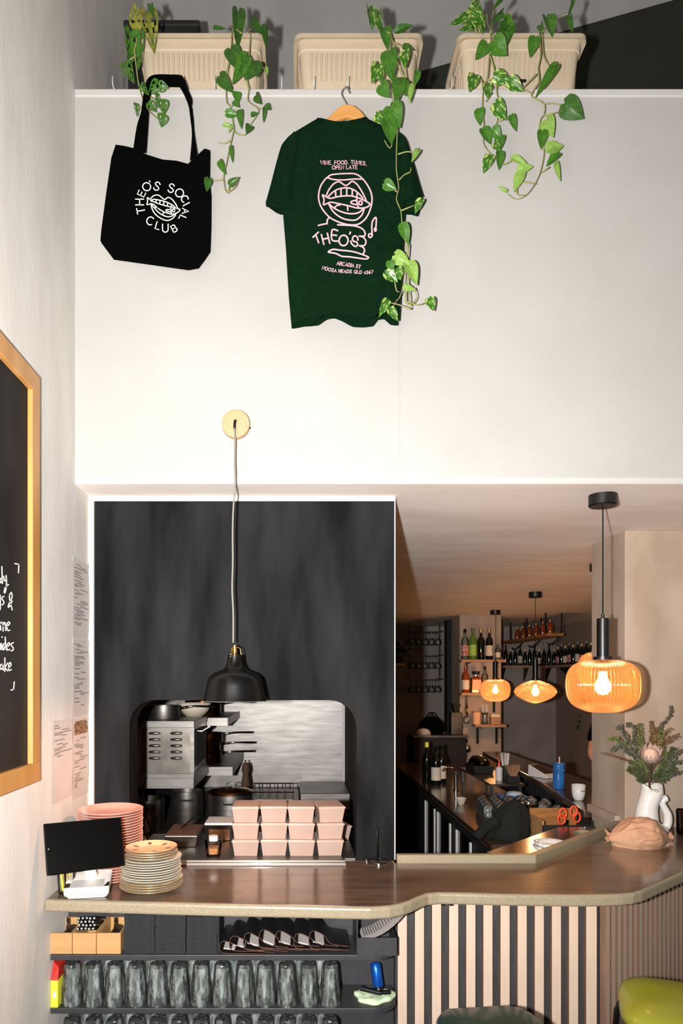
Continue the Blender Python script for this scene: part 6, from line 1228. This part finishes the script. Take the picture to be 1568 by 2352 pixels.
def bush(name, label, loc, r, n, lm, seed, sz=.09):
    rr = random.Random(seed); t = thing(name, label, 'plant', loc)
    obj('pot', MB().lathe([(0, 0), (.05, 0), (.065, .09), (.06, .09), (.045, .01), (0, .008)], 16), 'black', t, smooth=30)
    for j in range(n):
        a_, e = rr.uniform(0, 6.28), rr.uniform(-.3, 1.2); d = Vector((math.cos(a_) * math.cos(e), math.sin(a_) * math.cos(e), math.sin(e))); p = Vector((0, 0, .1)) + d * r * rr.uniform(.2, 1)
        o = obj('leaf', LM[lm], None, t, loc=p); o.scale = (sz * .8, sz, sz); o.rotation_euler = (rr.uniform(-1, 1), rr.uniform(-1, 1), rr.uniform(0, 6))
    return t
bush('potted_plant', 'dark leafy potted plant on the boarded side wall shelf end', (3.40, 7.60, 1.8805), .13, 40, 'h1', 3)
bush('potted_plant', 'leafy potted plant on the lowest of the wall ledges beside the racks', (1.28, 8.6, 1.9), .2, 30, 'h1', 5, .08)
t = farshelf(1.12, 1.36, 8.5, 8.7, 1.8995, 'small ledge hung beside the glass racks'); t.name = 'hung_ledge'; obj('hanger_rod', MB().tube([(0, .09, 0), (0, .09, ZS - 1.8995 - .0005)], .006, 6), 'black_metal', t)
rr = random.Random(9); t = thing('trailing_vine', 'thin dark vine trailing down the boarded side wall', 'plant', (3.47, 8.3, 1.85)); ln_ = smoothline([(0, 0, 0), (-.02, .05, -.2), (.0, -.05, -.4), (-.02, .04, -.62), (0, .15, -.75), (0, .28, -.7)], 5)
obj('vine_stem', MB().tube(ln_, .004, 5), 'vine', t)
for j in range(10): o = obj('leaf', LM['h1'], None, t, loc=ln_[2 * j + 2]); o.scale = (.05, .06, .06); o.rotation_euler = (rr.uniform(-1, 1) - 1.2, rr.uniform(-1, 1), rr.uniform(-1, 1) - 1.2)

# ------------------------------------------------------------------ person standing at the far side of the bar
def person():
    root = thing('person', 'person in a black T-shirt standing behind the column at the bar', 'person', (2.33, 4.78, 0), 0)
    J = {'pel': (0, 0, .98, .135), 'wst': (0, 0, 1.12, .125), 'chs': (0, -.01, 1.34, .145), 'nck': (0, -.01, 1.50, .055), 'hd0': (0, -.02, 1.58, .07), 'hd1': (0, -.03, 1.66, .088), 'hd2': (0, -.02, 1.74, .07),
         'shL': (-.185, 0, 1.43, .062), 'elL': (-.285, -.06, 1.155, .046), 'wrL': (-.10, -.245, 1.13, .030), 'haL': (-.03, -.275, 1.13, .034),
         'shR': (.185, 0, 1.43, .062), 'elR': (.25, -.02, 1.14, .044), 'wrR': (.22, -.16, .95, .030), 'haR': (.20, -.20, .89, .034),
         'hpL': (-.09, 0, .92, .095), 'knL': (-.10, -.02, .50, .06), 'anL': (-.10, .03, .09, .042), 'toL': (-.11, -.13, .04, .036), 'hpR': (.09, 0, .92, .095), 'knR': (.10, -.02, .50, .06), 'anR': (.10, .03, .09, .042), 'toR': (.11, -.13, .04, .036)}
    Ed = [('pel', 'wst'), ('wst', 'chs'), ('chs', 'nck'), ('nck', 'hd0'), ('hd0', 'hd1'), ('hd1', 'hd2'), ('chs', 'shL'), ('shL', 'elL'), ('elL', 'wrL'), ('wrL', 'haL'), ('chs', 'shR'), ('shR', 'elR'), ('elR', 'wrR'), ('wrR', 'haR'), ('pel', 'hpL'), ('hpL', 'knL'), ('knL', 'anL'), ('anL', 'toL'), ('pel', 'hpR'), ('hpR', 'knR'), ('knR', 'anR'), ('anR', 'toR')]
    for sd, d in (('L', Vector((.8, -.3, 0))), ('R', Vector((-.1, -.35, -.9)))):
        h = Vector(J['ha' + sd][:3]); d.normalize(); sd_ = Vector((d.y, -d.x, 0)).normalized() if abs(d.z) < .5 else Vector((1, 0, 0))
        for f in range(4):
            a = h + sd_ * (.012 * (f - 1.5)) + d * .03; l = (.028, .034, .032, .024)[f]
            J['f%s%da' % (sd, f)] = (*a, .0095); J['f%s%db' % (sd, f)] = (*(a + d * l + Vector((0, 0, -.006))), .009); J['f%s%dc' % (sd, f)] = (*(a + d * l * 1.7 + Vector((0, 0, -.02))), .0078)
            Ed += [('ha' + sd, 'f%s%da' % (sd, f)), ('f%s%da' % (sd, f), 'f%s%db' % (sd, f)), ('f%s%db' % (sd, f), 'f%s%dc' % (sd, f))]
        a = h + sd_ * .034 + d * .005; J['t%sa' % sd] = (*a, .011); J['t%sb' % sd] = (*(a + d * .03 + sd_ * .012), .0095); Ed += [('ha' + sd, 't%sa' % sd), ('t%sa' % sd, 't%sb' % sd)]
    def skinned(name, keys, mt, grow=0, sub=2, root_k=None):
        ks = [k for k in J if k in keys]; me = bpy.data.meshes.new(name); me.from_pydata([J[k][:3] for k in ks], [(ks.index(a), ks.index(b)) for a, b in Ed if a in ks and b in ks], []); me.materials.append(M[mt])
        o = bpy.data.objects.new(name, me); COL.objects.link(o); o.parent = root
        sk = o.modifiers.new('skin', 'SKIN'); sk.use_smooth_shade = True
        for i, k in enumerate(ks):
            r = J[k][3] + grow; me.skin_vertices[0].data[i].radius = (r, r * (.78 if k in ('pel', 'wst', 'chs') else 1)); me.skin_vertices[0].data[i].use_root = (k == (root_k or 'pel'))
        s = o.modifiers.new('sub', 'SUBSURF'); s.levels = sub; s.render_levels = sub
        return o
    skinned('body', set(J), 'skin')
    J['shL2'] = tuple(Vector(J['shL'][:3]).lerp(Vector(J['elL'][:3]), .72)) + (.056,); J['shR2'] = tuple(Vector(J['shR'][:3]).lerp(Vector(J['elR'][:3]), .72)) + (.056,)
    Ed.extend([('shL', 'shL2'), ('shR', 'shR2')])
    skinned('t_shirt', {'pel', 'wst', 'chs', 'shL', 'shL2', 'shR', 'shR2'}, 'black_cloth', .014)
    skinned('trousers', {'pel', 'hpL', 'knL', 'anL', 'hpR', 'knR', 'anR'}, 'denim', .012)
    obj('hair', MB().lathe([(.062, -.09), (.094, -.05), (.1, 0), (.092, .05), (.06, .085), (0, .1)], 24), 'hair', root, smooth=1, loc=(0, .005, 1.69))
    obj('nose', MB().lathe([(0, 0), (.013, .004), (.009, .03), (0, .04)], 10), 'skin', root, smooth=1, loc=(0, -.115, 1.63))
    for sg in (-1, 1):
        obj('eye', MB().lathe([(0, -.011), (.011, 0), (0, .011)], 12), 'white_plastic', root, smooth=1, loc=(sg * .032, -.098, 1.665)); obj('ear', MB().lathe([(0, -.03), (.012, -.01), (.016, .015), (0, .03)], 10, sy=1.3), 'skin', root, smooth=1, loc=(sg * .088, -.015, 1.645))
    obj('mouth', MB().obox((0, -.108, 1.605), (.022, 0, 0), (0, .006, 0), (0, 0, .004)), 'red', root, bevel=.003)
    return root
person()
